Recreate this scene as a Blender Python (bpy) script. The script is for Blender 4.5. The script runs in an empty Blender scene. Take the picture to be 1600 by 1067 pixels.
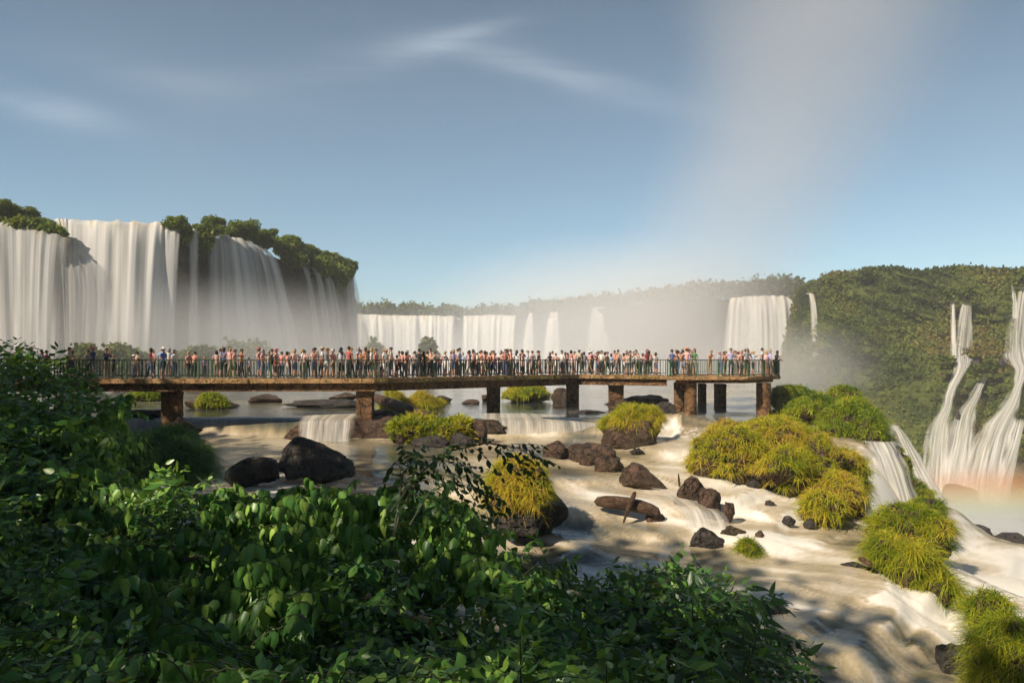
import bpy, bmesh, math, random
import numpy as np
from mathutils import Vector, Matrix, Euler
R = math.radians
random.seed(7); RS = np.random.RandomState(11)
SC = bpy.context.scene; COL = SC.collection
F = 1066.7; HY = 562.0                       # focal length in photo pixels, horizon row
def at(px, py, D):                            # a photo pixel at a real distance -> point (eye at the origin)
    return np.array([(px-800)/F*D, D, -(py-HY)/F*D])
# ---------------------------------------------------------------- noise
def _h(ix, iy, iz, s):
    n = (ix*374761393 + iy*668265263 + iz*2147483647 + s*1274126177) & 0xffffffff
    n = ((n ^ (n >> 13)) * 1274126177) & 0xffffffff
    n = ((n ^ (n >> 16)) * 2246822519) & 0xffffffff
    return ((n ^ (n >> 15)) & 0xffffff) / float(0xffffff)
def vn(P, s=0):
    P = np.asarray(P, float); I = np.floor(P).astype(np.int64); f = P-I; f = f*f*(3-2*f)
    r = 0
    for a in (0, 1):
        for b in (0, 1):
            for c in (0, 1):
                w = (f[:, 0] if a else 1-f[:, 0])*(f[:, 1] if b else 1-f[:, 1])*(f[:, 2] if c else 1-f[:, 2])
                r = r + w*_h(I[:, 0]+a, I[:, 1]+b, I[:, 2]+c, s)
    return r*2-1
def fbm(P, o=4, s=0):
    r = 0; a = 1.0; t = 0; P = np.asarray(P, float)
    for k in range(o):
        r = r + a*vn(P*(2.03**k)+k*17.3, s+k); t += a; a *= .5
    return r/t
def sst(a, b, x): t = np.clip((x-a)/(b-a), 0, 1); return t*t*(3-2*t)
# ---------------------------------------------------------------- materials
def mat(name):
    m = bpy.data.materials.new(name); m.use_nodes = True; m.node_tree.nodes.clear(); return m
class N:
    def __init__(s, m): s.t = m.node_tree if hasattr(m, 'node_tree') else m; s.n = s.t.nodes; s.l = s.t.links
    def add(s, typ, ins=None, **kw):
        n = s.n.new(typ)
        for k, v in kw.items(): setattr(n, k, v)
        for k, v in (ins or {}).items():
            i = n.inputs[k]
            if hasattr(v, 'is_output'): s.l.new(v, i)
            else:
                i.default_value = v
        return n
    def math(s, op, a, b=0.0, c=None, clamp=False):
        n = s.add('ShaderNodeMath', {0: a, 1: b}, operation=op)
        if c is not None:
            if hasattr(c, 'is_output'): s.l.new(c, n.inputs[2])
            else: n.inputs[2].default_value = c
        n.use_clamp = clamp; return n.outputs[0]
    def mix(s, f, a, b): 
        n = s.add('ShaderNodeMix', data_type='RGBA')
        for i, v in ((0, f), (6, a), (7, b)):
            if hasattr(v, 'is_output'): s.l.new(v, n.inputs[i])
            else: n.inputs[i].default_value = v if i == 0 else (tuple(v)+(1,))[:4]
        return n.outputs[2]
    def ramp(s, f, stops):
        n = s.add('ShaderNodeValToRGB', {0: f}); e = n.color_ramp.elements
        while len(e) < len(stops): e.new(.5)
        for i, (p, c) in enumerate(stops):
            e[i].position = p; e[i].color = (c, c, c, 1) if not hasattr(c, '__len__') else (tuple(c)+(1,))[:4]
        return n.outputs[0]
    def noise(s, vec, scale, detail=4, rough=.55, dist=0):
        n = s.add('ShaderNodeTexNoise', {'Scale': scale, 'Detail': detail, 'Roughness': rough, 'Distortion': dist})
        if vec is not None: s.l.new(vec, n.inputs['Vector'])
        return n.outputs[0]
    def attr(s, name, typ='GEOMETRY'): return s.add('ShaderNodeAttribute', attribute_name=name, attribute_type=typ)
    def pos(s): return s.add('ShaderNodeNewGeometry').outputs['Position']
    def scaled(s, v, sc): return s.add('ShaderNodeMapping', {'Vector': v, 'Scale': sc}).outputs[0]
    def out(s, sh, vol=None):
        o = s.add('ShaderNodeOutputMaterial')
        if sh is not None: s.l.new(sh, o.inputs[0])
        if vol is not None: s.l.new(vol, o.inputs[1])
def rock_mat(name, dark, light, sc=1.2, moss=(.05, .06, .02), mossamt=.25, rough=.5):
    m = mat(name); k = N(m); p = k.pos()
    a = k.noise(p, sc, 8, .65); b = k.noise(p, sc*6, 6, .7)
    c = k.mix(k.ramp(a, [(.35, 0), (.68, 1)]), dark, light)
    c = k.mix(k.math('MULTIPLY', k.ramp(b, [(.45, 0), (.75, 1)]), .5), c, tuple(min(1, x*1.9) for x in light))
    c = k.mix(k.math('MULTIPLY', k.ramp(k.noise(p, sc*.7, 5), [(.5, 0), (.62, 1)]), mossamt), c, moss)
    vo = k.add('ShaderNodeTexVoronoi', {'Vector': k.add('ShaderNodeVectorMath', {0: p, 1: k.add('ShaderNodeTexNoise', {'Vector': p, 'Scale': sc*2}).outputs['Color']}, operation='ADD').outputs[0], 'Scale': sc*1.6}, feature='DISTANCE_TO_EDGE').outputs[0]
    ck = k.ramp(vo, [(0, 0), (.05, 1)]); c = k.mix(ck, tuple(x*.35 for x in dark), c)
    h = k.math('ADD', k.math('ADD', a, k.math('MULTIPLY', b, .4)), k.math('MULTIPLY', ck, .18))
    bp = k.add('ShaderNodeBump', {'Height': h, 'Strength': 1.0, 'Distance': .5/sc})
    s = k.add('ShaderNodeBsdfPrincipled', {'Base Color': c, 'Roughness': rough, 'Normal': bp.outputs[0], 'Specular IOR Level': .35})
    k.out(s.outputs[0]); return m
def leaf_mat(name, cols, trans=.35, rough=.45, spec=.4):
    m = mat(name); k = N(m); t = k.attr('tint').outputs['Fac']
    c = k.ramp(t, [(i/(len(cols)-1), x) for i, x in enumerate(cols)])
    s = k.add('ShaderNodeBsdfPrincipled', {'Base Color': c, 'Roughness': rough, 'Specular IOR Level': spec})
    tr = k.add('ShaderNodeBsdfTranslucent', {'Color': k.mix(.5, c, (.25, .32, .02))})
    mx = k.add('ShaderNodeMixShader', {0: trans, 1: s.outputs[0], 2: tr.outputs[0]})
    k.out(mx.outputs[0]); return m
def plain(name, c, rough=.6, var=.25, sc=3., metal=0):
    m = mat(name); k = N(m); p = k.pos()
    a = k.noise(p, sc, 6, .65)
    col = k.mix(k.ramp(a, [(.3, 0), (.7, 1)]), tuple(x*(1-var) for x in c), tuple(min(1, x*(1+var)) for x in c))
    s = k.add('ShaderNodeBsdfPrincipled', {'Base Color': col, 'Roughness': rough, 'Metallic': metal,
        'Normal': k.add('ShaderNodeBump', {'Height': a, 'Strength': .5, 'Distance': .03}).outputs[0]})
    k.out(s.outputs[0]); return m
M = {}
M['rock'] = rock_mat('river_rock', (.028, .02, .015), (.15, .088, .055), 1.3)
M['rock_grey'] = rock_mat('dark_rock', (.022, .02, .02), (.09, .075, .065), 1.4, mossamt=.15)
M['cliff'] = rock_mat('cliff_rock', (.018, .016, .013), (.085, .07, .055), .35, (.03, .045, .015), .7)
M['soil'] = rock_mat('soil', (.006, .006, .004), (.02, .018, .01), 2.)
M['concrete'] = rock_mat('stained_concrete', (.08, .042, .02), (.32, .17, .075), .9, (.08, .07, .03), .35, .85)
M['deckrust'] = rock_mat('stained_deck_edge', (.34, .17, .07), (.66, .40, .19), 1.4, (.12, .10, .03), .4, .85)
M['green'] = plain('green_paint', (.035, .10, .035), .45, .5, 2.)
M['rail'] = plain('dark_green_rail', (.025, .05, .028), .4, .4, 2.)
M['wood'] = rock_mat('driftwood', (.05, .026, .014), (.17, .10, .06), 2.5, mossamt=.1)
M['bark'] = plain('bark', (.06, .045, .03), .8, .5, 6)
M['twig'] = plain('green_twig', (.035, .045, .015), .6, .4, 8)
M['grass'] = leaf_mat('sunny_grass', [(.07, .14, .015), (.27, .34, .02), (.60, .55, .035), (.70, .47, .07), (.55, .30, .13)], .45, .5, .2)
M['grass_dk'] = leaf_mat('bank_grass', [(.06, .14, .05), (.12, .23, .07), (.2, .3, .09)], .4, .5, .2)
M['bushy'] = leaf_mat('bright_bush', [(.05, .12, .012), (.20, .29, .018), (.50, .50, .025), (.52, .38, .05)], .4, .45, .3)
M['broad'] = leaf_mat('broad_leaf', [(.014, .05, .016), (.065, .185, .045), (.16, .34, .065), (.42, .60, .12)], .35, .38, .5)
M['small'] = leaf_mat('small_leaf', [(.014, .05, .016), (.08, .22, .038), (.30, .50, .08)], .35, .35, .5)
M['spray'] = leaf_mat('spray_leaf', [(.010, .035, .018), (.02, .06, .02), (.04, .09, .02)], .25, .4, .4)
M['far'] = leaf_mat('far_leaf', [(.03, .05, .016), (.07, .10, .022), (.14, .155, .03), (.18, .14, .04)], .25, .6, .15)
M['cliffleaf'] = leaf_mat('cliff_top_leaf', [(.05, .085, .02), (.12, .185, .035), (.22, .26, .045), (.28, .22, .06)], .35, .6, .15)
M['forest'] = leaf_mat('hill_leaf', [(.034, .05, .014), (.085, .115, .024), (.155, .18, .03), (.19, .145, .045)], .2, .65, .1)
M['skin'] = plain('skin', (.50, .28, .19), .55, .06, 4)
M['shoe'] = plain('shoe', (.05, .045, .05), .6, .3, 4)
M['eye'] = plain('eye', (.01, .01, .01), .3, .1, 4)
def objcol(name, prop):
    m = mat(name); k = N(m)
    c = k.attr(prop, 'OBJECT').outputs['Color']
    w = k.noise(k.add('ShaderNodeTexCoord').outputs['Object'], 9, 3)
    s = k.add('ShaderNodeBsdfPrincipled', {'Base Color': c, 'Roughness': .8, 'Normal': k.add('ShaderNodeBump', {'Height': w, 'Strength': .4, 'Distance': .02}).outputs[0]})
    k.out(s.outputs[0]); return m
M['upper'] = objcol('shirt_cloth', 'upper'); M['lower'] = objcol('trouser_cloth', 'lower')
M['shin'] = objcol('shin_surface', 'shin'); M['haircol'] = objcol('hair_surface', 'upper')
# ---------------------------------------------------------------- mesh helpers
def link(o, parent=None):
    COL.objects.link(o)
    if parent is not None: o.parent = parent
    return o
def mk(name, V, Fc, m, parent=None, smooth=False, tint=None, mi=None, uv=None, attrs=None, loc=None):
    V = np.asarray(V, np.float32)
    me = bpy.data.meshes.new(name)
    if loc is not None: V = V-np.asarray(loc, np.float32)
    if isinstance(Fc, np.ndarray):
        n, q = Fc.shape
        me.vertices.add(len(V)); me.vertices.foreach_set('co', V.ravel())
        me.loops.add(n*q); me.loops.foreach_set('vertex_index', Fc.astype(np.int32).ravel())
        me.polygons.add(n); me.polygons.foreach_set('loop_start', np.arange(0, n*q, q, dtype=np.int32))
        me.update(calc_edges=True)
    else:
        me.from_pydata([tuple(v) for v in V], [], Fc); me.update()
    for x in (m if isinstance(m, (list, tuple)) else [m]): me.materials.append(x)
    if smooth: me.polygons.foreach_set('use_smooth', [True]*len(me.polygons))
    if mi is not None: me.polygons.foreach_set('material_index', np.asarray(mi, np.int32))
    at_ = dict(attrs or {})
    if tint is not None: at_['tint'] = tint
    for k, v in at_.items():
        a = me.attributes.new(k, 'FLOAT', 'POINT'); a.data.foreach_set('value', np.asarray(v, np.float32))
    if uv is not None:
        l = me.uv_layers.new(name='UVMap'); vi = np.empty(len(me.loops), np.int32); me.loops.foreach_get('vertex_index', vi)
        l.data.foreach_set('uv', np.asarray(uv, np.float32)[vi].ravel())
    me.validate()
    o = bpy.data.objects.new(name, me)
    if loc is not None: o.location = [float(x) for x in loc]
    return link(o, parent)
def empty(name, loc=(0, 0, 0)):
    o = bpy.data.objects.new(name, None); o.location = [float(x) for x in loc]; o.empty_display_size = .2; return link(o)
def tag(o, label=None, cat=None, group=None, kind=None):
    if label: o['label'] = label
    if cat: o['category'] = cat
    if group: o['group'] = group
    if kind: o['kind'] = kind
    return o
class MB:
    def __init__(s): s.v = []; s.f = []; s.m = []
    def raw(s, V, Fc, mi=0):
        b = len(s.v); s.v += [tuple(map(float, x)) for x in V]; s.f += [tuple(b+i for i in f) for f in Fc]; s.m += [mi]*len(Fc)
    def box(s, c, d, rz=0, mi=0):
        x, y, z = d[0]/2, d[1]/2, d[2]/2; ca, sa = math.cos(rz), math.sin(rz)
        V = [(c[0]+a*ca-b*sa, c[1]+a*sa+b*ca, c[2]+e) for e in (-z, z) for a, b in ((-x, -y), (x, -y), (x, y), (-x, y))]
        s.raw(V, [(0, 3, 2, 1), (4, 5, 6, 7), (0, 1, 5, 4), (1, 2, 6, 5), (2, 3, 7, 6), (3, 0, 4, 7)], mi)
    def tube(s, pts, rad, n=6, mi=0, cap=True):
        pts = [Vector(map(float, p)) for p in pts]; V = []; Fc = []
        for i, p in enumerate(pts):
            d = (pts[min(i+1, len(pts)-1)]-pts[max(i-1, 0)]).normalized()
            u = d.cross(Vector((0.13, .31, 1))).normalized() if abs(d.z) < .95 else d.cross(Vector((1, .1, 0))).normalized()
            w = d.cross(u); r = rad[i] if hasattr(rad, '__len__') else rad
            V += [p+(u*math.cos(2*math.pi*j/n)+w*math.sin(2*math.pi*j/n))*r for j in range(n)]
        for i in range(len(pts)-1):
            for j in range(n): Fc.append((i*n+j, i*n+(j+1) % n, (i+1)*n+(j+1) % n, (i+1)*n+j))
        if cap: Fc += [tuple(range(n-1, -1, -1)), tuple((len(pts)-1)*n+j for j in range(n))]
        s.raw(V, Fc, mi)
    def poly(s, pts, z0, z1, mi=0):
        n = len(pts); V = [(p[0], p[1], z0) for p in pts]+[(p[0], p[1], z1) for p in pts]
        s.raw(V, [tuple(range(n-1, -1, -1)), tuple(range(n, 2*n))]+[(i, (i+1) % n, n+(i+1) % n, n+i) for i in range(n)], mi)
    def build(s, name, m, parent=None, smooth=False, loc=None):
        if loc is None and parent is not None and parent.type == 'EMPTY': loc = None
        return mk(name, s.v, s.f, m, parent, smooth, mi=s.m, loc=loc)
def under(o, parent):       # parent keeping world place
    o.parent = parent; o.matrix_parent_inverse = Matrix.Translation(-Vector(parent.location)) if parent.parent is None else Matrix.Translation(-Vector(parent.parent.location)); return o
def grid_faces(nr, nc):
    i = np.arange(nr-1)[:, None]*nc+np.arange(nc-1)[None]; i = i.ravel()
    return np.stack([i, i+1, i+nc+1, i+nc], 1)
def unit(v): return v/np.maximum(np.linalg.norm(v, axis=-1, keepdims=True), 1e-9)
_ico = {}
def ico(n):
    if n not in _ico:
        b = bmesh.new(); bmesh.ops.create_icosphere(b, subdivisions=n, radius=1)
        _ico[n] = (np.array([v.co[:] for v in b.verts]), np.array([[v.index for v in f.verts] for f in b.faces])); b.free()
    return _ico[n]
def rockshape(seed, n=5, cuts=16, rough=.13, lo=.62, freq=1.6):
    rs = np.random.RandomState(seed); V, Fc = ico(n)
    P = unit(rs.randn(cuts, 3)); d = rs.uniform(lo, 1, cuts)
    dots = V@P.T; r = np.min(np.where(dots > .05, d/np.maximum(dots, .05), 9), 1); r = np.minimum(r, 1.25)
    V = V*r[:, None]
    V = V*(1+rough*1.2*fbm(V*freq+seed, 6, seed)[:, None]-rough*.7*np.abs(fbm(V*freq*2.7+seed, 5, seed+9))[:, None])
    return V, Fc
def boxfit(V, px0, px1, yt, yb, D, depth, sink=.35, rot=None, prof=None):
    if rot:
        c, s_ = math.cos(rot), math.sin(rot); V = V@np.array([[c, 0, -s_], [0, 1, 0], [s_, 0, c]])
    W = (px1-px0)/F*D; H = (yb-yt)/F*D
    lo, hi = V.min(0), V.max(0); U = (V-lo)/(hi-lo)
    if prof: U[:, 2] = U[:, 2]**.75*np.interp(U[:, 0], np.linspace(0, 1, len(prof)), prof)**.55
    c = at((px0+px1)/2, yb, D)
    return np.stack([c[0]+(U[:, 0]-.5)*W, c[1]+(U[:, 1]-.5)*depth+depth*.3, c[2]-H*sink+U[:, 2]*H*(1+sink)], 1), c
def rock(px0, px1, yt, yb, D, label, seed, depth=None, m='rock', group='boulders in the river', cuts=13, sink=.35, rot=None, name='boulder', cat='rock', parent=None, rough=.22, prof=None):
    V, Fc = rockshape(seed, 5 if (px1-px0)*1.0 > 40 else 4, cuts, rough)
    W = (px1-px0)/F*D
    V, c = boxfit(V, px0, px1, yt, yb, D, depth or W*.75, sink, rot, prof)
    o = mk(name, V, Fc, M[m], None, True, loc=c)
    if parent is None: tag(o, label, cat, group)
    else: under(o, parent)
    return o, V, Fc
def blades(roots, nrm, tint, L=(.3, .6), w=.012, per=22, droop=(.5, 1.1), spread=.9, up=.8, rs=RS):
    n = len(roots); Rt = np.repeat(roots, per, 0)+rs.randn(n*per, 3)*.05
    d = unit(np.repeat(nrm, per, 0)*.6+rs.randn(n*per, 3)*spread*np.array([1, 1, .35])+np.array([0, 0, up]))
    d[:, 2] = np.where(d[:, 2] < 0, -d[:, 2]*.3, d[:, 2])
    Ln = rs.uniform(L[0], L[1], n*per)*np.repeat(rs.uniform(.55, 1.5, n)*(1+.35*vn(roots*1.1, 77)), per)
    dr = rs.uniform(droop[0], droop[1], n*per)
    side = unit(np.cross(d, np.array([0, 0, 1.])+rs.randn(n*per, 3)*.5))
    T = np.array([0, .35, .7, 1.0]); Wd = np.array([.7, 1., .6, .02])
    out = np.empty((n*per, 8, 3))
    for i, t in enumerate(T):
        p = Rt+d*(Ln*t)[:, None]; p[:, 2] -= dr*Ln*t*t
        out[:, 2*i] = p-side*w*Wd[i]; out[:, 2*i+1] = p+side*w*Wd[i]
    base = (np.arange(n*per)*8)[:, None]
    fq = np.array([[0, 1, 3, 2], [2, 3, 5, 4], [4, 5, 7, 6]])
    Fc = (base[:, :, None]+fq[None]).reshape(-1, 4)
    tt = np.repeat(tint, per)+rs.randn(n*per)*.12
    return out.reshape(-1, 3), Fc, np.clip(np.repeat(tt, 8), 0, 1)
def sample_surface(V, Fc, n, zmin, nz=-.1, rs=RS):
    A, B, C = V[Fc[:, 0]], V[Fc[:, 1]], V[Fc[:, 2]]; nn = np.cross(B-A, C-A); ar = np.linalg.norm(nn, axis=1); nn = unit(nn)
    ok = (((A+B+C)/3)[:, 2] > zmin) & (nn[:, 2] > nz); ar = np.where(ok, ar, 0)
    if ar.sum() <= 0: return np.zeros((0, 3)), np.zeros((0, 3))
    i = rs.choice(len(Fc), n, p=ar/ar.sum()); u, v = rs.rand(2, n); k = u+v > 1; u[k] = 1-u[k]; v[k] = 1-v[k]
    return A[i]+(B[i]-A[i])*u[:, None]+(C[i]-A[i])*v[:, None], nn[i]
# leaf templates: local x = width, y = along, z = up
def leaf_t(kind):
    if kind == 'heart':
        V = [(0, 0, 0), (-.36, .12, -.05), (.36, .12, -.05), (0, .3, .03), (-.40, .42, -.09), (.40, .42, -.09), (0, .62, .01), (-.2, .78, -.08), (.2, .78, -.08), (0, 1.08, -.14)]
        Fc = [(0, 3, 4, 1), (0, 2, 5, 3), (3, 6, 7, 4), (3, 5, 8, 6), (6, 9, 9, 7), (6, 8, 9, 9)]
    elif kind == 'oval':
        V = [(0, 0, 0), (-.2, .25, -.04), (.2, .25, -.04), (0, .3, .02), (-.24, .55, -.07), (.24, .55, -.07), (0, .6, 0), (0, 1, -.1), (0, 1, -.1)]
        Fc = [(0, 3, 4, 1), (0, 2, 5, 3), (3, 6, 7, 4), (3, 5, 7, 6)]
    elif kind == 'thin':
        V = [(0, 0, 0), (-.13, .3, -.02), (.13, .3, -.02), (0, .35, .02), (-.12, .6, -.05), (.12, .6, -.05), (0, 1, -.12)]
        Fc = [(0, 3, 4, 1), (0, 2, 5, 3), (3, 6, 6, 4), (3, 5, 6, 6)]
    else:
        V = [(-.4, 0, 0), (.4, 0, .05), (.5, .9, -.12), (-.35, 1, .08)]; Fc = [(0, 1, 2, 3)]
    q = []
    for f in Fc:
        f = list(f)
        if len(set(f)) == 3:
            u = []
            for x in f:
                if x not in u: u.append(x)
            q.append((u[0], u[1], u[2]))
        else: q += [(f[0], f[1], f[2]), (f[0], f[2], f[3])]
    return np.array(V, float), np.array(q)
def place_leaves(kind, P, dirs, ups, size, tint):
    T, Fc = leaf_t(kind); n = len(P)
    y = unit(dirs); x = unit(np.cross(y, ups)); z = np.cross(x, y)
    s = np.asarray(size)[:, None, None]
    if kind == 'heart': T = T*np.array([.74, 1.08, 1.8])
    V = P[:, None]+s*(T[None, :, 0:1]*x[:, None]+T[None, :, 1:2]*y[:, None]+T[None, :, 2:3]*z[:, None])
    FF = (np.arange(n)[:, None, None]*len(T)+Fc[None]).reshape(-1, 3)
    return V.reshape(-1, 3), FF, np.clip(np.repeat(np.clip(tint, 0, 1), len(T))+np.tile(np.where((np.abs(T[:, 0]) < .01) & (kind in ('heart', 'oval')), .10, 0.), n), 0, 1)
# ---------------------------------------------------------------- camera, light, sky
cam = bpy.data.cameras.new('camera'); co = bpy.data.objects.new('camera', cam); COL.objects.link(co)
cam.sensor_width = 36; cam.lens = 24; cam.shift_y = (HY-533.5)/1600; cam.clip_start = .05; cam.clip_end = 5000
co.location = (0, 0, 0); co.rotation_euler = (R(90), 0, 0); SC.camera = co
AZ, EL = R(51), R(42)                          # light travels right and away from us
Ld = np.array([math.sin(AZ)*math.cos(EL), math.cos(AZ)*math.cos(EL), -math.sin(EL)])
sl = bpy.data.lights.new('sun', 'SUN'); sl.energy = 3.7; sl.angle = R(.5); sl.color = (1, .87, .70)
so = bpy.data.objects.new('sun', sl); COL.objects.link(so); so.rotation_euler = Vector(Ld).to_track_quat('-Z', 'Y').to_euler(); so.location = (-60, -30, 80)
w = bpy.data.worlds.new('World'); SC.world = w; w.use_nodes = True; k = N(w); k.n.clear()
sky = k.add('ShaderNodeTexSky', sky_type='NISHITA', sun_disc=False, sun_elevation=EL, sun_rotation=math.pi+AZ, altitude=200, air_density=1.0, dust_density=1.0, ozone_density=1.6)
d = k.add('ShaderNodeTexCoord').outputs['Generated']; sp = k.add('ShaderNodeSeparateXYZ', {0: d})
yy = k.math('MAXIMUM', sp.outputs[1], .05)
u = k.math('DIVIDE', sp.outputs[0], yy); v = k.math('DIVIDE', sp.outputs[2], yy)
def streak(cx, cy, ang, lx, ly):      # an elongated soft cirrus patch at a heading in the sky
    U = k.math('SUBTRACT', u, (cx-800)/F); W_ = k.math('SUBTRACT', v, (HY-cy)/F); c, s_ = math.cos(R(ang)), math.sin(R(ang))
    a = k.math('ADD', k.math('MULTIPLY', U, c*F/lx), k.math('MULTIPLY', W_, s_*F/lx)); b = k.math('ADD', k.math('MULTIPLY', U, -s_*F/ly), k.math('MULTIPLY', W_, c*F/ly))
    r = k.math('ADD', k.math('MULTIPLY', a, a), k.math('MULTIPLY', b, b))
    return k.math('EXPONENT', k.math('MULTIPLY', r, -1.0))
cv = k.add('ShaderNodeCombineXYZ', {0: u, 1: v}).outputs[0]
n1 = k.ramp(k.noise(k.add('ShaderNodeMapping', {'Vector': cv, 'Rotation': (0, 0, R(14)), 'Scale': (3, 22, 1)}).outputs[0], 1.0, 6, .6, .5), [(.38, 0), (.72, 1)])
n2 = k.ramp(k.noise(k.add('ShaderNodeMapping', {'Vector': cv, 'Rotation': (0, 0, R(-14)), 'Scale': (3, 20, 1)}).outputs[0], 1.0, 6, .6, .5), [(.35, 0), (.75, 1)])
c1 = k.math('ADD', streak(700, 62, 14, 95, 17), k.math('MULTIPLY', streak(560, 95, 8, 200, 30), .45))
c2 = k.math('ADD', k.math('MULTIPLY', streak(880, 118, -15, 200, 22), .8), k.math('ADD', k.math('MULTIPLY', streak(60, 165, -14, 130, 24), .9), k.math('MULTIPLY', streak(250, 120, -12, 200, 30), .3)))
cm = k.math('ADD', k.math('MULTIPLY', k.math('MULTIPLY', c1, k.math('ADD', n1, .25)), .17), k.math('MULTIPLY', k.math('MULTIPLY', c2, k.math('ADD', n2, .25)), .18), clamp=True)
hs = k.add('ShaderNodeHueSaturation', {'Saturation': 1.04, 'Value': .62, 'Hue': .485, 'Color': sky.outputs[0]}).outputs[0]
hs = k.mix(k.math('MULTIPLY', k.math('SUBTRACT', v, .12, clamp=True), 1.3, clamp=True), hs, k.add('ShaderNodeHueSaturation', {'Saturation': 1.15, 'Value': .40, 'Color': hs}).outputs[0])
skc = k.mix(cm, hs, (6.2, 6.5, 6.9))
bg = k.add('ShaderNodeBackground', {'Color': skc, 'Strength': .116})
ow = k.add('ShaderNodeOutputWorld'); k.l.new(bg.outputs[0], ow.inputs[0])
SC.view_settings.view_transform = 'Standard'; SC.view_settings.look = 'None'; SC.view_settings.exposure = .92; SC.view_settings.gamma = 1
cy = SC.cycles; cy.use_denoising = True; cy.max_bounces = 8; cy.diffuse_bounces = 3; cy.glossy_bounces = 2; cy.transmission_bounces = 4
cy.transparent_max_bounces = 24; cy.volume_bounces = 4; cy.volume_max_steps = 64; cy.volume_step_rate = 3.0; cy.use_adaptive_sampling = True; cy.adaptive_threshold = .03; cy.caustics_reflective = False; cy.caustics_refractive = False
# ================================================================ WATER (river surface as one sheet with its steps)
WP = []
for D in (46, 55, 66, 80, 98):
    for px in range(-500, 1190, 110): WP.append((px, D, 3.5))
for px in range(-500, 600, 110): WP += [(px, 115, 3.5), (px, 135, 3.5), (px, 160, 3.5)]
for px in range(640, 2000, 110): WP += [(px, 117, 26), (px, 135, 26), (px, 160, 26)]
for D, h in ((54, 14), (62, 22), (75, 26), (95, 26)):
    for px in range(1290, 2000, 100): WP.append((px, D, h))
WP += [(1210, 50, 3.7), (1240, 62, 5), (1230, 90, 15), (1150, 44, 3.7), (1250, 44, 4.3), (1330, 41, 4.6), (1345, 44, 5.2)]
def wp(px, py, h): WP.append((px, F*h/(py-HY), h))
for px in range(-500, 900, 100): wp(px, 690, 4.55); wp(px, 712, 4.62)
for px in range(-500, 650, 100): wp(px, 770, 4.95); wp(px, 850, 5.3); wp(px, 960, 5.6); wp(px, 1100, 5.8)
for a in ((650, 740, 4.8), (750, 745, 4.85), (850, 740, 5.0), (700, 800, 5.3), (720, 850, 5.7), (900, 682, 4.5), (960, 705, 4.7), (1000, 690, 4.45), (1050, 672, 4.1),
          (1065, 695, 4.4), (1065, 730, 4.9), (930, 740, 5.0), (900, 775, 5.35), (960, 775, 5.3), (870, 850, 5.9), (800, 860, 5.9), (1000, 780, 5.35), (1020, 820, 5.75), (1150, 765, 5.15),
          (1120, 745, 5.0), (1200, 792, 5.55), (1170, 820, 5.85), (1270, 828, 6.0), (1340, 852, 6.15), (1000, 860, 6.05), (1100, 870, 6.1), (1100, 930, 6.12), (900, 900, 6.1), (900, 980, 6.15),
          (1200, 900, 6.2), (1300, 890, 6.22), (1100, 1010, 6.3), (1000, 1060, 6.3), (900, 1100, 6.3), (1350, 915, 6.3), (1250, 960, 6.4), (1300, 1000, 6.6), (1380, 960, 6.5), (1430, 1000, 6.95), (1450, 920, 6.6), (1490, 960, 7.1),
          (1540, 1000, 7.5), (1450, 1040, 7.3), (1560, 1060, 7.8), (1200, 1060, 6.6), (1300, 1080, 6.95), (1400, 1120, 7.4), (1600, 1150, 8.0), (1560, 880, 11), (1620, 900, 11.5), (1550, 925, 10), (1640, 960, 10),
          (1480, 812, 17), (1540, 835, 17), (1620, 850, 18), (1400, 800, 9.5), (1430, 785, 12)): wp(*a)
WP = np.array(WP, float)
def hwater(px, D):
    px = np.asarray(px, float); D = np.asarray(D, float); sh = px.shape; px = px.ravel(); D = D.ravel(); out = np.empty(len(px))
    qx, qy = WP[:, 0]/75, np.log(WP[:, 1])*11
    for i in range(0, len(px), 20000):
        a = (px[i:i+20000, None]/75-qx)**2+(np.log(D[i:i+20000, None])*11-qy)**2+.05
        wt = a**-2.6; out[i:i+20000] = (wt*WP[:, 2]).sum(1)/wt.sum(1)
    lip = np.interp(px, [-500, 300, 430, 560, 700, 940, 1000, 1100, 1200], [42, 41.5, 41, 40.3, 40.2, 41.2, 43, 45, 47])
    out = np.where(px < 1200, np.where(D > lip, np.minimum(out, 3.5+np.clip((px-1000)/400, 0, .3)), out), out)
    s = sst(lip-.9, lip+.1, D); keep = (px < 1060) & (D < lip+.2) & (D > lip-6)
    low = np.maximum(out, 4.45); out = np.where(keep, low*(1-s)+3.5*s, out)
    return out.reshape(sh)
NC, NR = 640, 460
pxs = np.linspace(-420, 1800, NC); inv = np.linspace(1/7.5, 1/160., NR); inv = np.where(inv < .03, inv, inv)
PX, IV = np.meshgrid(pxs, inv); DD = 1/IV; HH = hwater(PX, DD)
# smooth a little
for _ in range(2):
    HH[1:-1, 1:-1] = (HH[1:-1, 1:-1]*2+HH[:-2, 1:-1]+HH[2:, 1:-1]+HH[1:-1, :-2]+HH[1:-1, 2:])/6
X = (PX-800)/F*DD; Y = DD; Z = -HH
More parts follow.
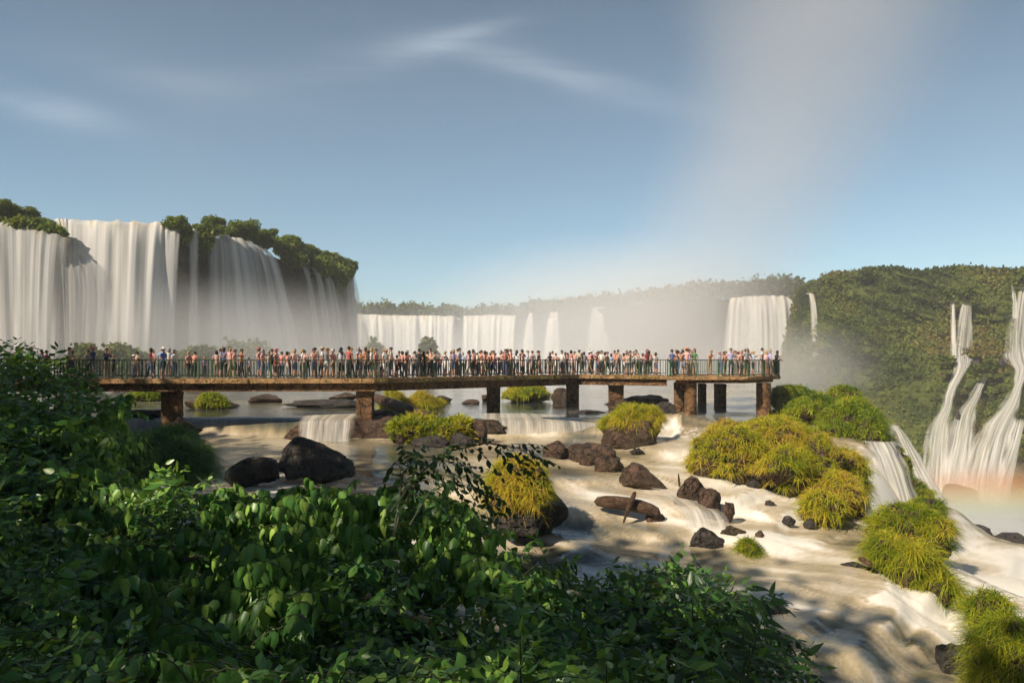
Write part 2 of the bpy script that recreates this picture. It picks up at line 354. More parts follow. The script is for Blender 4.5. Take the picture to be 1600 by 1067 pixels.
# flow field (world), then line integral convolution of noise along it gives the drawn-out silk
gy, gx = np.gradient(Z); dXc = np.gradient(X, axis=1); dYr = np.gradient(Y, axis=0)
sx = gx/dXc; sy = gy/dYr - sx*np.gradient(X, axis=0)/dYr
slope = np.sqrt(sx**2+sy**2)
ang = np.interp(PX, [200, 900, 1200, 1600], [-.30, -.55, -.45, -.5])+.35*vn(np.stack([X.ravel()*.09, Y.ravel()*.09, X.ravel()*0], 1), 3).reshape(X.shape)
fx = np.cos(ang)-np.clip(sx, -2, 2)*3; fy = np.sin(ang)-np.clip(sy, -2, 2)*3
fn = np.sqrt(fx**2+fy**2)+1e-6; fx /= fn; fy /= fn
# world step -> index step
JX = dXc; KX = np.gradient(X, axis=0); KY = dYr
def lic(noise, steps, ds):
    acc = noise.copy(); cnt = 1
    for sg in (1, -1):
        r = np.arange(NR)[:, None]*np.ones((1, NC)); c = np.arange(NC)[None]*np.ones((NR, 1))
        for _ in range(steps):
            ri = np.clip(r.astype(int), 0, NR-1); ci = np.clip(c.astype(int), 0, NC-1)
            vx, vy = fx[ri, ci], fy[ri, ci]; dr = vy/KY[ri, ci]; dc = (vx-dr*KX[ri, ci])/JX[ri, ci]
            ln = np.sqrt(dr*dr+dc*dc)+1e-6; r = r+sg*ds*dr/ln; c = c+sg*ds*dc/ln
            ri = np.clip(r.astype(int), 0, NR-1); ci = np.clip(c.astype(int), 0, NC-1); acc += noise[ri, ci]; cnt += 1
    a = acc/cnt; return (a-a.mean())/a.std()
def blur(a, n):
    for _ in range(n): a = (np.roll(a, 1, 0)+np.roll(a, -1, 0)+np.roll(a, 1, 1)+np.roll(a, -1, 1)+a)/5
    return a
fine = lic(RS.randn(NR, NC), 22, 1.); mid = lic(blur(RS.randn(NR, NC), 6), 45, 1.2); big = lic(blur(RS.randn(NR, NC), 60), 60, 1.5)
FP = []          # foam amount by place; set low in shaded water to paint it darker
for a in ((250, 630, .3), (450, 640, .45), (620, 640, .35), (720, 615, .25), (850, 620, .2), (900, 650, .1), (830, 645, .1), (1000, 610, .4), (1100, 615, .7), (1150, 640, .2), (1000, 640, .25), (420, 655, .02), (300, 650, .3), (520, 652, .1),
          (350, 690, .75), (450, 695, .8), (600, 690, .75), (600, 705, .1), (640, 720, .15), (580, 730, .6), (500, 760, .8), (440, 760, .95), (360, 765, .8), (330, 715, .3), (280, 700, .4),
          (850, 685, .95), (780, 690, .9), (870, 697, .12), (820, 700, .12), (700, 760, .75), (650, 780, .7), (720, 840, .9), (900, 720, .9), (930, 760, .6), (880, 740, .2), (930, 790, .95), (900, 830, .15),
          (1000, 690, .7), (1060, 680, .9), (1060, 720, .95), (1060, 760, .8), (1000, 800, .9), (1100, 800, .85), (1150, 770, .9), (1200, 800, .95), (1100, 840, .95), (1000, 850, .8), (1250, 830, .95), (1320, 835, .8), (1180, 860, .8),
          (800, 850, .9), (860, 850, .85), (850, 900, .12), (950, 900, .06), (1000, 875, .15), (1050, 920, .08), (900, 960, .3), (1100, 895, .25), (900, 870, .15), (960, 940, .1), (1150, 930, .8), (1200, 900, .9), (1300, 880, .75), (1250, 940, .9), (1340, 860, .4), (1330, 920, .85),
          (1400, 940, .95), (1450, 960, 1), (1350, 960, .6), (1250, 995, .2), (1350, 1010, .5), (1420, 1010, .45), (1500, 1000, .9), (1480, 1040, .5), (1200, 1040, .3), (1560, 880, 1), (1600, 830, .6), (1540, 930, .9), (1500, 800, .7)): FP.append(a)
FP = np.array(FP, float); PYg = HY+HH/DD*F
q = ((PX.ravel()[:, None]-FP[:, 0])/40)**2+((PYg.ravel()[:, None]-FP[:, 1])/16)**2+.15
wt = q**-1.7; foam0 = ((wt*FP[:, 2]).sum(1)/wt.sum(1)).reshape(PX.shape); del q, wt
foam = -.10+1.04*foam0+.13*mid+.11*big+.05*fine+.25*sst(.12, .6, slope)+.04*fine*sst(.04, .3, slope)
foam = np.clip(foam, 0, 1)
near = sst(60, 30, DD)
Zs = Z+(fine*.007+mid*.022)*(.25+sst(.05, .4, slope)*1.8)*np.minimum(1, DD/20)*(DD < 60)+big*.03*near
mw = mat('river_water'); k = N(mw); fo = k.attr('foam').outputs['Fac']; p = k.pos()
det = k.noise(k.scaled(p, (1, 1, 1)), .35, 3)
c = k.ramp(fo, [(0, (.030, .042, .048)), (.25, (.125, .12, .09)), (.48, (.30, .25, .16)), (.70, (.47, .385, .26)), (.88, (.68, .61, .50)), (1, (.80, .76, .68))])  # dark bluish low end paints the sky tone of shaded water
c = k.mix(k.math('MULTIPLY', k.ramp(det, [(.4, 0), (.7, 1)]), .25), c, (.34, .28, .13))
rg = k.ramp(fo, [(0, .08), (.5, .22), (1, .5)])
bp = k.add('ShaderNodeBump', {'Height': k.noise(k.scaled(p, (.8, 2.2, 1)), 1.2, 4), 'Strength': .12, 'Distance': .2})
s = k.add('ShaderNodeBsdfPrincipled', {'Base Color': c, 'Roughness': rg, 'Specular IOR Level': .8, 'Normal': bp.outputs[0]})
k.out(s.outputs[0])
o = mk('river', np.stack([X.ravel(), Y.ravel(), Zs.ravel()], 1), grid_faces(NR, NC), mw, smooth=True, attrs={'foam': foam.ravel()}); tag(o, kind='structure')
# land under and round everything, out to the horizon
gm = plain('gorge_ground', (.06, .06, .03), .9, .5, .05)
b = MB(); b.raw([(-2500, -800, -40), (2500, -800, -40), (2500, 3500, -40), (-2500, 3500, -40)], [(0, 1, 2, 3)]); tag(b.build('ground', gm), kind='structure')
b = MB(); b.raw([(-60, 95, -26.3), (330, 95, -26.3), (330, 335, -26.3), (-60, 335, -26.3)], [(0, 1, 2, 3)])
gw = plain('gorge_water', (.62, .60, .56), .5, .15, .06); tag(b.build('gorge_water', gw), kind='structure')
# ================================================================ WATERFALLS
def fall_mat(name, tone, lowa, higha, fu, fv, warm=(.62, .45, .18)):
    m = mat(name); k = N(m); uv = k.add('ShaderNodeUVMap', uv_map='UVMap').outputs[0]
    e = k.attr('edge').outputs['Fac']; vv = k.attr('drop').outputs['Fac']
    n = k.noise(k.scaled(uv, (fu, fv, 1)), 1, 5, .6); n2 = k.noise(k.scaled(uv, (fu*4, fv*1.5, 1)), 1, 3, .6)
    d = k.math('ADD', k.math('MULTIPLY', n, .75), k.math('MULTIPLY', n2, .25))
    d = k.ramp(d, [(lowa, 0), (higha, 1)])
    d = k.math('ADD', d, k.math('MULTIPLY', vv, .22), clamp=True)
    a = k.math('MULTIPLY', k.math('ADD', k.math('MULTIPLY', d, .93), .05), e, clamp=True)
    col = k.mix(k.math('MULTIPLY', k.math('SUBTRACT', 1., k.math('MULTIPLY', vv, 12), clamp=True), k.ramp(n2, [(.45, 0), (.6, .8)])), tone, warm)
    n3 = k.noise(k.scaled(uv, (fu*1.7, fv*.6, 1)), 1, 4, .6)
    col = k.mix(k.math('MULTIPLY', k.ramp(n3, [(.42, 0), (.62, 1)]), .55), col, (.40, .43, .45))
    df = k.add('ShaderNodeBsdfDiffuse', {'Color': col}); tl = k.add('ShaderNodeBsdfTranslucent', {'Color': tone+(1,)})
    mx = k.add('ShaderNodeMixShader', {0: .3, 1: df.outputs[0], 2: tl.outputs[0]})
    tp = k.add('ShaderNodeBsdfTransparent'); fin = k.add('ShaderNodeMixShader', {0: a, 1: tp.outputs[0], 2: mx.outputs[0]})
    k.out(fin.outputs[0]); return m
FM1 = fall_mat('falling_water', (.86, .85, .83), .33, .60, .30, .010)
FM2 = fall_mat('falling_water_full', (.88, .86, .82), .30, .54, .26, .010)
FM3 = fall_mat('cascade_water', (.80, .76, .69), .34, .66, 2.0, .25)
FM4 = fall_mat('hillside_falling_water', (.86, .83, .78), .34, .66, 1.9, .05)
FM5 = fall_mat('far_falling_water', (.92, .90, .86), .12, .42, .2, .012)
def fall(lip, outs, zb, label, m=FM1, n=70, rows=26, group='waterfalls on the left cliff', ef=.05, seed=1, rel=.35, powr=.55):
    lip = np.array(lip, float); t = np.linspace(0, 1, len(lip)); tt = np.linspace(0, 1, n)
    L = np.stack([np.interp(tt, t, lip[:, i]) for i in range(3)], 1); P = np.stack([(L[:, 0]-800)/F*L[:, 2], L[:, 2], -(L[:, 1]-HY)/F*L[:, 2]], 1)
    P[:, 2] += .20*min(1, rel*.3 if rel < .2 else 1)*vn(np.stack([tt*n*.3, tt*0, tt*0], 1), seed)
    O = np.stack([np.interp(tt, np.linspace(0, 1, len(outs)), [o_[i] for o_ in outs]) for i in range(2)], 1)
    um = np.concatenate([[0], np.cumsum(np.linalg.norm(np.diff(P, axis=0), axis=1))])
    V = []; UV = []; E = []; Dr = []
    for r in range(-1, rows):
        v = max(0, r/(rows-1)); q = P.copy()
        f = v**powr
        rid = rel*vn(np.stack([um*.45, um*0+v*.6, um*0], 1), seed+3)+rel*.5*vn(np.stack([um*1.3, um*0+v*.8, um*0], 1), seed+4)
        q[:, :2] += O*f+unit(O)*(rid*min(1, v*6+.15))[:, None]
        q[:, 2] = P[:, 2]*(1-v)+zb*v
        if r < 0: q = P.copy(); q[:, :2] -= unit(O)*2.5; q[:, 2] += .2
        V.append(q); UV.append(np.stack([um, um*0+v*(P[:, 2].mean()-zb)], 1)); Dr.append(um*0+v)
        ed = np.minimum(tt, 1-tt)/ef + .25*vn(np.stack([um*.2, um*0+v*3, um*0], 1), seed+8)
        E.append(np.clip(ed, 0, 1))
    V = np.concatenate(V); c = P.mean(0)
    o = mk('waterfall', V, grid_faces(rows+1, n), m, None, True, uv=np.concatenate(UV), attrs={'edge': np.concatenate(E), 'drop': np.concatenate(Dr)}, loc=c)
    return tag(o, label, 'waterfall', group)
def ribbon(cl, label, m=FM4, n=24, sub=8, group='waterfalls on the right hillside', seed=5, bulge=.6, parent=None):
    cl = np.array(cl, float); t = np.linspace(0, 1, len(cl)); tt = np.linspace(0, 1, len(cl)*sub)
    L = np.stack([np.interp(tt, t, cl[:, i]) for i in range(4)], 1); k2 = np.ones(7)/7
    for i in range(4): L[:, i] = np.convolve(np.pad(L[:, i], 3, mode='edge'), k2, mode='valid')
    V = []; UV = []; E = []; Dr = []; s = np.linspace(-1, 1, n); acc = 0
    for j, (px, py, D, w_) in enumerate(L):
        c = at(px, py, D); hw = w_/2/F*D
        if j: acc += np.linalg.norm(c-pc)
        pc = c
        x = c[0]+s*hw*(1+.06*vn(np.array([[j*.3, 1, 1]]), seed)[0]); y = c[1]-bulge*(1-s*s)+.25*bulge*vn(np.stack([s*5, s*0+j*.05, s*0], 1), seed)
        V.append(np.stack([x, y, s*0+c[2]], 1)); UV.append(np.stack([s*(hw*.35+2.2)+seed, s*0+acc], 1)); Dr.append(s*0+tt[j])
        E.append(np.clip((1-np.abs(s))*2.4+.6*vn(np.stack([s*5, s*0+j*.25, s*0], 1), seed+2)-.05, 0, 1)*min(1, (j+1)/3))
    V = np.concatenate(V); o = mk('waterfall', V, grid_faces(len(L), n), m, None, True, uv=np.concatenate(UV), attrs={'edge': np.concatenate(E), 'drop': np.concatenate(Dr)}, loc=V.mean(0))
    return tag(o, label, 'waterfall', group)
fall([(-150, 336, 82), (0, 346, 84), (60, 357, 84.5), (112, 374, 84.5)], [(6, -4), (4.5, -5), (2.5, -4.5), (1.2, -4)], -3.6, 'shaded grey waterfall at the far left, its brink sloping down to the right', seed=1, ef=.16)
fall([(84, 343, 90), (110, 342, 90), (200, 346, 91), (250, 348, 92), (284, 353, 93)], [(5.5, -6), (4, -7), (2.5, -7), (1.5, -5)], -3.6, 'broadest white waterfall on the left cliff with a yellowish brink', FM2, 110, seed=2, rel=.45, ef=.04)
fall([(296, 355, 95), (304, 357, 95.5), (310, 362, 96)], [(1.5, -4), (2, -4)], -3.6, 'single thin white thread of water between two tree clumps on the cliff', FM2, 14, seed=3, ef=.3)
fall([(326, 366, 100), (352, 368, 103), (380, 374, 106), (404, 384, 109), (424, 396, 112)], [(1.5, -4), (4.5, -3), (6.5, -3)], -3.6, 'white waterfall curving out just left of the leafy cliff corner', FM1, 90, seed=4, rel=.4)
fall([(466, 413, 119), (478, 413, 120)], [(3.5, -2), (4, -2)], -3.6, 'slim waterfall under the trees, leftmost of four at the cliff corner', FM1, 16, seed=5, ef=.25)
fall([(483, 416, 121), (496, 420, 122)], [(3.5, -2), (4, -2)], -3.6, 'slim pale waterfall, second of four at the leafy cliff corner', FM1, 16, seed=6, ef=.25)
fall([(500, 424, 124), (517, 432, 126)], [(3, -2), (4, -2)], -3.6, 'wider slim waterfall, third of four at the leafy cliff corner', FM1, 20, seed=7, ef=.22)
fall([(533, 415, 131), (549, 420, 133)], [(2, -2), (3.5, -2)], -3.6, 'outermost waterfall at the very end of the leafy cliff', FM2, 22, seed=8, ef=.22)
GF = 'distant waterfalls across the gorge'
fall([(556, 491, 282), (640, 493, 285), (712, 494, 285)], [(2, -8), (0, -8)], -26, 'long distant waterfall wall just right of the left cliff', FM5, 90, 14, GF, .03, 11, 1.2)
fall([(722, 494, 280), (770, 492, 278), (808, 494, 275)], [(0, -8), (-2, -8)], -26, 'distant white waterfall in the middle, second of the wide far ones', FM5, 60, 14, GF, .04, 12, 1.2)
for i, (a, b_, y_, lb) in enumerate(((826, 833, 489, 'narrow hazy waterfall right of the middle far falls, fanning out leftward'), (858, 873, 488, 'narrow hazy waterfall, second one right of the middle far falls'),
        (922, 955, 480, 'faint mist veiled waterfall below the hazy ridge, left of two'), (990, 1022, 472, 'faint mist veiled waterfall below the hazy ridge, right of two'))):
    fall([(a, y_, 262-i*4), (b_, y_, 261-i*4)], [(-5, -6), (1, -6)], -26, lb, FM5, 20, 14, GF, .25, 13+i, .8)
fall([(1140, 466, 206), (1165, 463, 205), (1205, 462, 205), (1243, 463, 204)], [(-6, -7), (-2, -8), (0, -8)], -26, 'big cream white waterfall behind the viewing platform', FM5, 80, 22, GF, .03, 20, 1.3)
fall([(1263, 459, 186), (1272, 459, 185)], [(-.5, -5), (1, -5)], -26, 'lone narrow waterfall beside the big cream one, by the green hillside', FM2, 14, 18, GF, .25, 21, .4)
# ================================================================ CLIFFS AND HILLS
def wall(name, lip, outv, zb, m, seed, amp=2.2, rows=40, n=120, top=0, back=6, kind='structure', lab=None, cat=None, batter=2.):
    lip = np.array(lip, float); t = np.linspace(0, 1, len(lip)); tt = np.linspace(0, 1, n)
    L = np.stack([np.interp(tt, t, lip[:, i]) for i in range(3)], 1); P = np.stack([(L[:, 0]-800)/F*L[:, 2], L[:, 2], -(L[:, 1]-HY)/F*L[:, 2]+top], 1)
    O = unit(np.array(outv, float)); V = []
    for r in range(-4, rows):
        v = max(0, r)/(rows-1); q = P.copy()
        if r < 0: q[:, :2] += O*r*back
        q[:, 2] = P[:, 2]*(1-v)+zb*v
        q[:, :2] += O*batter*v
        nn = fbm(np.stack([q[:, 0]*.16, q[:, 1]*.16, q[:, 2]*.22], 1), 5, seed)
        if r >= 0: q[:, :2] += O*(nn*amp)[:, None]
        q[:, 2] += (nn*.6 if r < 1 else 0)
        V.append(q)
    o = mk(name, np.concatenate(V), grid_faces(rows+4, n), m, None, True)
    return tag(o, lab, cat, None, kind)
LL = [(-420, 322, 76), (-150, 338, 84.5), (0, 348, 87), (60, 352, 89), (84, 345, 92), (110, 344, 92.5), (200, 348, 93.5), (250, 350, 94.5), (290, 352, 96), (326, 366, 102.5), (352, 368, 105.5), (380, 374, 108.5), (424, 396, 114), (470, 408, 121), (510, 421, 127), (533, 418, 133.5), (549, 422, 135.5), (552, 425, 150), (500, 425, 190)]
wall('cliff', LL, (.75, -.66), -4, M['cliff'], 31, 1.5, 46, 200, top=-.25)
wall('cliff', [(556, 494, 288), (712, 496, 288), (722, 496, 284), (808, 496, 279), (830, 490, 270), (900, 484, 258), (960, 478, 250), (1050, 466, 236), (1110, 462, 225), (1140, 468, 209.5), (1243, 465, 207.5), (1262, 452, 190), (1275, 452, 188.5)], (0, -1), -27, M['cliff'], 37, 1.6, 30, 200, top=-.6, back=12)
def hillD(px, py):
    base = np.interp(px, [1100, 1245, 1300, 1400, 1500, 1600, 1800], [196, 184, 176, 162, 152, 142, 126])
    return base+np.clip(560-py, 0, 200)*.10-np.clip(py-556, 0, 300)*.14-1.2*sst(535, 570, py)
ridge = lambda x: np.interp(x, [1100, 1160, 1200, 1228, 1242, 1250, 1262, 1292, 1330, 1362, 1400, 1440, 1480, 1520, 1560, 1600, 1700, 1900], [612, 600, 585, 560, 505, 458, 448, 434, 428, 423, 423, 426, 424, 422, 425, 425, 420, 415])
xs = np.linspace(1100, 1900, 300); vs = np.linspace(0, 1, 170); HX, HV = np.meshgrid(xs, vs)
RT = ridge(HX)+3*vn(np.stack([HX.ravel()*.05, HX.ravel()*0, HX.ravel()*0], 1), 5).reshape(HX.shape); HYp = RT+HV**1.05*(815-RT)
HD = hillD(HX, HYp)
Pn = np.stack([(HX/F*HD).ravel(), (HYp/F*HD).ravel(), HD.ravel()*.2], 1)
nz = fbm(Pn*np.array([.075, .10, .1]), 5, 41).reshape(HX.shape); nb = np.abs(fbm(Pn*np.array([.22, .25, .2]), 4, 43)).reshape(HX.shape)
HD = HD-nz*9-nb*8*(1-.6*sst(560, 600, HYp))+2.6*sst(.05, .3, nz)*np.exp(-((HYp-515)/26)**2)
HPt = np.stack([(HX-800)/F*HD, HD, -(HYp-HY)/F*HD], -1)
def behind(dy, kz): f = (HPt[:1, :, 1:2]+dy)/HPt[:1, :, 1:2]; q_ = HPt[:1]*f; q_[..., 2] -= kz; return q_
HPt = np.concatenate([behind(60, 8.), behind(22, 1.5), HPt], 0)
hm = mat('hillside_ground'); k = N(hm); p = k.pos(); nn_ = k.noise(p, .22, 7, .65)
c = k.mix(k.ramp(nn_, [(.35, 0), (.65, 1)]), (.045, .062, .018), (.13, .155, .034)); c = k.mix(k.ramp(k.noise(p, .09, 5), [(.56, 0), (.68, .7)]), c, (.07, .045, .03))
k.out(k.add('ShaderNodeBsdfPrincipled', {'Base Color': c, 'Roughness': .9, 'Specular IOR Level': .1, 'Normal': k.add('ShaderNodeBump', {'Height': k.noise(p, .6, 6, .7), 'Strength': 1., 'Distance': 1.6}).outputs[0]}).outputs[0])
tag(mk('hillside', HPt.reshape(-1, 3), grid_faces(HPt.shape[0], HPt.shape[1]), hm, smooth=True), kind='structure')
# forest cover over the hillside (uncountable)
def cover(name, Vg, Fg, n, size, m, seed, zmin=-99, per=5, nz=-.6, lab=None, squash=.6, weight=None):
    rs = np.random.RandomState(seed); P, nn = sample_surface(Vg, Fg, n, zmin, nz, rs)
    if weight is not None: kp = rs.rand(len(P)) < weight(P); P, nn = P[kp], nn[kp]
    n = len(P); cl = fbm(P*.07, 5, seed)*1.6+.45  # strong tint swings also paint darker shadow clefts into the leaves
    Pp = np.repeat(P, per, 0); up = np.repeat(nn, per, 0)
    off = rs.randn(len(Pp), 3)*size*np.array([1, 1, squash])
    Pp = Pp+off+up*size*.6
    d = unit(rs.randn(len(Pp), 3)+up*.6+np.array([0, -.3, .1])); u_ = unit(rs.randn(len(Pp), 3)+np.array([0, -1, 1.]))
    V, Fc, T = place_leaves('quad', Pp, d, u_, size*rs.uniform(.5, 1.25, len(Pp)), np.repeat(cl, per)+rs.randn(len(Pp))*.08)
    return mk(name, V, Fc, m, None, False, tint=T)
def tri(Fq): return np.concatenate([Fq[:, [0, 1, 2]], Fq[:, [0, 2, 3]]])
G = HPt.reshape(-1, 3); Gf = tri(grid_faces(HPt.shape[0], HPt.shape[1]))
def wts(P):
    pyy = HY-P[:, 2]/P[:, 1]*F
    return np.where(pyy < 575, 1., .30+.5*(fbm(P*.08, 3, 5) > .05))
o = cover('forest', G, Gf[:, [0, 2, 1]], 30000, .46, M['forest'], 51, per=6, nz=-1.1, weight=wts)
tag(o, 'dense olive forest clothing the far right hillside', 'forest', kind='stuff')
o = cover('forest', G[HPt.shape[1]*1:HPt.shape[1]*4], tri(grid_faces(3, HPt.shape[1]))[:, [0, 2, 1]], 5000, .6, M['far'], 53, per=6, nz=-1.1); tag(o, 'darker treetops along the crest of the right hillside', 'forest', kind='stuff')
# far plateau tree line
def treeline(pts, n, size, seed, lab, hgt=3., m='far'):
    rs = np.random.RandomState(seed); pts = np.array(pts, float); t = rs.rand(n); x = np.interp(t, np.linspace(0, 1, len(pts)), pts[:, 0]); y = np.interp(t, np.linspace(0, 1, len(pts)), pts[:, 1]); D = np.interp(t, np.linspace(0, 1, len(pts)), pts[:, 2])+rs.rand(n)*14
    base = np.stack([(x-800)/F*D, D, -(y-HY)/F*D], 1); hh = hgt*(.55+.6*(vn(np.stack([x*.11, x*0, x*0], 1), seed)*.5+.5)+.5*(vn(np.stack([x*.4, x*0, x*0], 1), seed+1)))
    base[:, 2] += rs.rand(n)**.7*hh
    per = 4; P = np.repeat(base, per, 0)+rs.randn(n*per, 3)*size*.8
    V, Fc, T = place_leaves('quad', P, rs.randn(len(P), 3), rs.randn(len(P), 3)+np.array([0, -1, 1.]), size*rs.uniform(.5, 1.2, len(P)), .35+rs.randn(len(P))*.2)
    o = mk('treeline', V, Fc, M[m], None, False, tint=T); tag(o, lab, 'trees', kind='stuff')
treeline([(540, 492, 292), (640, 492, 292), (720, 495, 290), (812, 494, 284)], 2600, 1.1, 61, 'hazy line of distant trees above the far central waterfalls', 3.4)
treeline([(812, 494, 272), (850, 487, 268), (900, 482, 262), (960, 478, 254), (1050, 466, 240), (1110, 462, 230), (1180, 459, 218), (1250, 456, 210)], 4200, 1.1, 62, 'misty wooded ridge rising towards the big cream waterfall', 3.2)
# vegetation on the face of the far ridge
# ---------------------------------------------------------------- trees on the left cliff
def tree(px, yb, yt, wpx, D, label, seed, name='tree', m='cliffleaf', lean=0, group='trees on the left cliff', dens=1., trunk=True, flat=.8, cat='tree'):
    rs = np.random.RandomState(seed); b0 = at(px, yb, D); H = (yb-yt)/F*D; W = wpx/F*D
    e = empty(name, b0); tb = MB(); top = np.array([lean*H, 0, H*.75])
    pts = [np.array([0, 0, -.4]), np.array([lean*H*.3, .1, H*.25]), top*.65+rs.randn(3)*.04*H, top]
    tb.tube(pts, [.055*H, .042*H, .03*H, .01*H], 7); blobs = []
    for i in range(6):
        a = rs.rand()*6.28; r = W*.5*rs.uniform(.35, .75); z = H*rs.uniform(.42, .86); st = pts[1]*(1-i/8)+top*(i/8)
        en = np.array([math.cos(a)*r+lean*H*.6, math.sin(a)*r, z]); tb.tube([st, (st+en)/2+np.array([0, 0, .05*H]), en], [.022*H, .015*H, .006*H], 5); blobs.append((en, W*rs.uniform(.17, .27)))
    for i in range(4): blobs.append((np.array([rs.uniform(-.3, .3)*W+lean*H*.7, rs.uniform(-.3, .3)*W, H*rs.uniform(.6, .9)]), W*rs.uniform(.16, .25)))
    for i in range(7): blobs.append((np.array([rs.uniform(-.38, .38)*W, rs.uniform(-.3, .3)*W, H*rs.uniform(.1, .5)]), W*rs.uniform(.15, .24)))
    tb.build('trunk', M['bark'], e)
    P = []; n = int(330*dens)
    for c_, r in blobs:
        q_ = unit(rs.randn(n, 3))*r*(rs.rand(n, 1)**.45)*np.array([1, 1, flat]); P.append(c_+q_)
    P = np.concatenate(P); P[:, 2] = np.clip(P[:, 2], -H*.1, H*1.02); sz = max(.14, min(.36, W*.05))
    V, Fc, T = place_leaves('quad', P, unit(rs.randn(len(P), 3)), rs.randn(len(P), 3)+np.array([0, 0, .8]), sz*rs.uniform(.5, 1.3, len(P)), .45+.35*fbm(P*.8/sz*.3, 2, seed)+rs.randn(len(P))*.16)
    mk('crown', V, Fc, M[m], e, False, tint=T)
    return tag(e, label, cat, group)
for k_ in range(0): pass
TL = [(6, 350, 316, 46, 86, 'dark round tree at the far left edge of the cliff top'), (38, 352, 326, 44, 87, 'spreading cliff top tree second from the far left edge'), (66, 362, 342, 36, 87, 'low dark tree just left of the broad waterfall brink'),
      (284, 366, 341, 44, 93, 'bushy green clump beside the thin thread waterfall'), (318, 372, 350, 36, 99, 'leafy tree just right of the thin thread waterfall'), (333, 366, 340, 40, 101, 'open crowned tree with a pale bent trunk on the cliff'),
      (383, 380, 345, 48, 109, 'tallest round tree above the curving left waterfall'), (355, 374, 355, 30, 106, 'small tree between the open crowned and the round cliff trees'), (410, 388, 358, 44, 113, 'tree just past the round one on the cliff descent'), (440, 404, 369, 50, 118, 'broad dark tree near the middle of the cliff corner'),
      (463, 405, 370, 42, 122, 'domed tree, highest of those over the slim waterfalls'), (482, 412, 384, 36, 125, 'tree with a ragged crown right of the domed tree'), (507, 428, 396, 50, 130, 'olive tree over the third slim waterfall'), (530, 430, 402, 42, 133, 'last but one tree at the end of the cliff'), (545, 436, 406, 26, 135, 'last small tree hanging over the cliff end')]
for i, a in enumerate(TL): tree(*a, seed=100+i, lean=.12*((i % 3)-1), dens=1.3, flat=.75)
# hanging scrub on the cliff corner
def bush(px0, px1, yt, yb, D, label, seed, m='far', depth=None, n=900, leaf=.22, kind='quad', name='bush', group='bushes', ups=.8, stem=True, cat='bush', sink=.1):
    rs = np.random.RandomState(seed); V, Fc = rockshape(seed, 3, 8, .3, .75, 2.2); W = (px1-px0)/F*D
    V, c = boxfit(V, px0, px1, yt, yb, D, depth or W*.8, sink); ctr = V.mean(0)
    P, nn = sample_surface(V, Fc, n, -99, -.9, rs); dp = rs.rand(len(P), 1)**1.6*.55; P = P+(ctr-P)*dp+rs.randn(len(P), 3)*leaf*.4
    d_ = unit(nn*.7+rs.randn(len(P), 3)*.7+np.array([0, 0, .2])); u_ = unit(rs.randn(len(P), 3)*.6+nn+np.array([0, 0, ups]))
    cl = .45+.4*fbm(P*(1.6/max(W, .5))*2, 3, seed)+rs.randn(len(P))*.15
    LV, LF, T = place_leaves(kind, P, d_, u_, leaf*rs.uniform(.6, 1.3, len(P)), cl)
    e = empty(name, c); o = mk('foliage', LV-c, LF, M[m], e, False, tint=T)
    if stem:
        b = MB()
        for i in range(7):
            q_ = P[rs.randint(len(P))]-c; b.tube([np.array([rs.uniform(-.1, .1)*W, 0, -.1]), q_*np.array([.5, .5, .45]), q_*.93], [.03*W**.5, .02*W**.5, .006], 5)
        b.build('twigs', M['bark'], e)['kind'] = 'stuff'
    return tag(e, label, cat, group)
HB = 'scrub hanging over the left cliff'
for i, a in enumerate(((430, 480, 388, 412, 117, 'low scrub draped on the cliff edge left of the slim waterfalls'), (472, 520, 396, 424, 122, 'scrub draped above the second slim waterfall'), (498, 545, 408, 446, 127, 'dark scrub hanging between the third and outermost slim waterfalls'),
        (300, 330, 352, 385, 98, 'dark scrub hanging beside the thin thread of water'), (268, 296, 352, 372, 93, 'scrub drooping at the right end of the broad waterfall'), (0, 46, 342, 356, 84.2, 'low grassy scrub on the brink at the far left edge'), (46, 92, 350, 372, 85, 'dark scrub on rocks left of the broad waterfall'), (530, 552, 410, 436, 131, 'leafy scrub bulging over the cliff end'))):
    bush(*a, seed=130+i, m='cliffleaf', n=1500, leaf=.42, group=HB, sink=.3)
# ================================================================ FOOTBRIDGE
ZD = -1.10                                      # walking surface; the eye is at hand-rail height
def gp(px, D): return np.array([(px-800)/F*D, D])
A0, A1, A2, A3 = gp(-150, 38.6), gp(585, 39.6), gp(905, 50.), gp(1043, 47.6)
Q = [gp(1041, 43.9), gp(1168, 43.6), gp(1220, 46.6), gp(1207, 53.5), gp(1046, 53.5)]
br = empty('footbridge', (A1[0], A1[1], -3.5)); tag(br, 'long concrete footbridge with green railings carrying the crowd to a viewing platform', 'footbridge')
def pp(o): o.matrix_parent_inverse = Matrix.Translation(-Vector(br.location)) if o.parent == br else Matrix.Identity(4); return o
def bpart(b, name, m): o = b.build(name, m); o.parent = br; return pp(o)
WD = 2.6
def off(p, q_, w_): d = unit(q_-p); return np.array([-d[1], d[0]])*w_
B0 = A0+np.array([0, WD]); B1 = A1+np.array([-.5, WD]); B2 = A2+np.array([-.4, WD]); B3 = A3+np.array([.2, WD])
b = MB()
for (p, q_, r, s_) in ((A0, A1, B1, B0), (A1, A2, B2, B1), (A2, A3, B3, B2)): b.poly([p, q_, r, s_], ZD-.26, ZD)
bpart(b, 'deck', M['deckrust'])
b = MB(); b.poly(Q, ZD-.22, ZD-.003)
q_ = bpart(b, 'platform_deck', M['deckrust']); bv = q_.modifiers.new('bevel', 'BEVEL'); bv.width = .06; bv.segments = 2
b = MB()
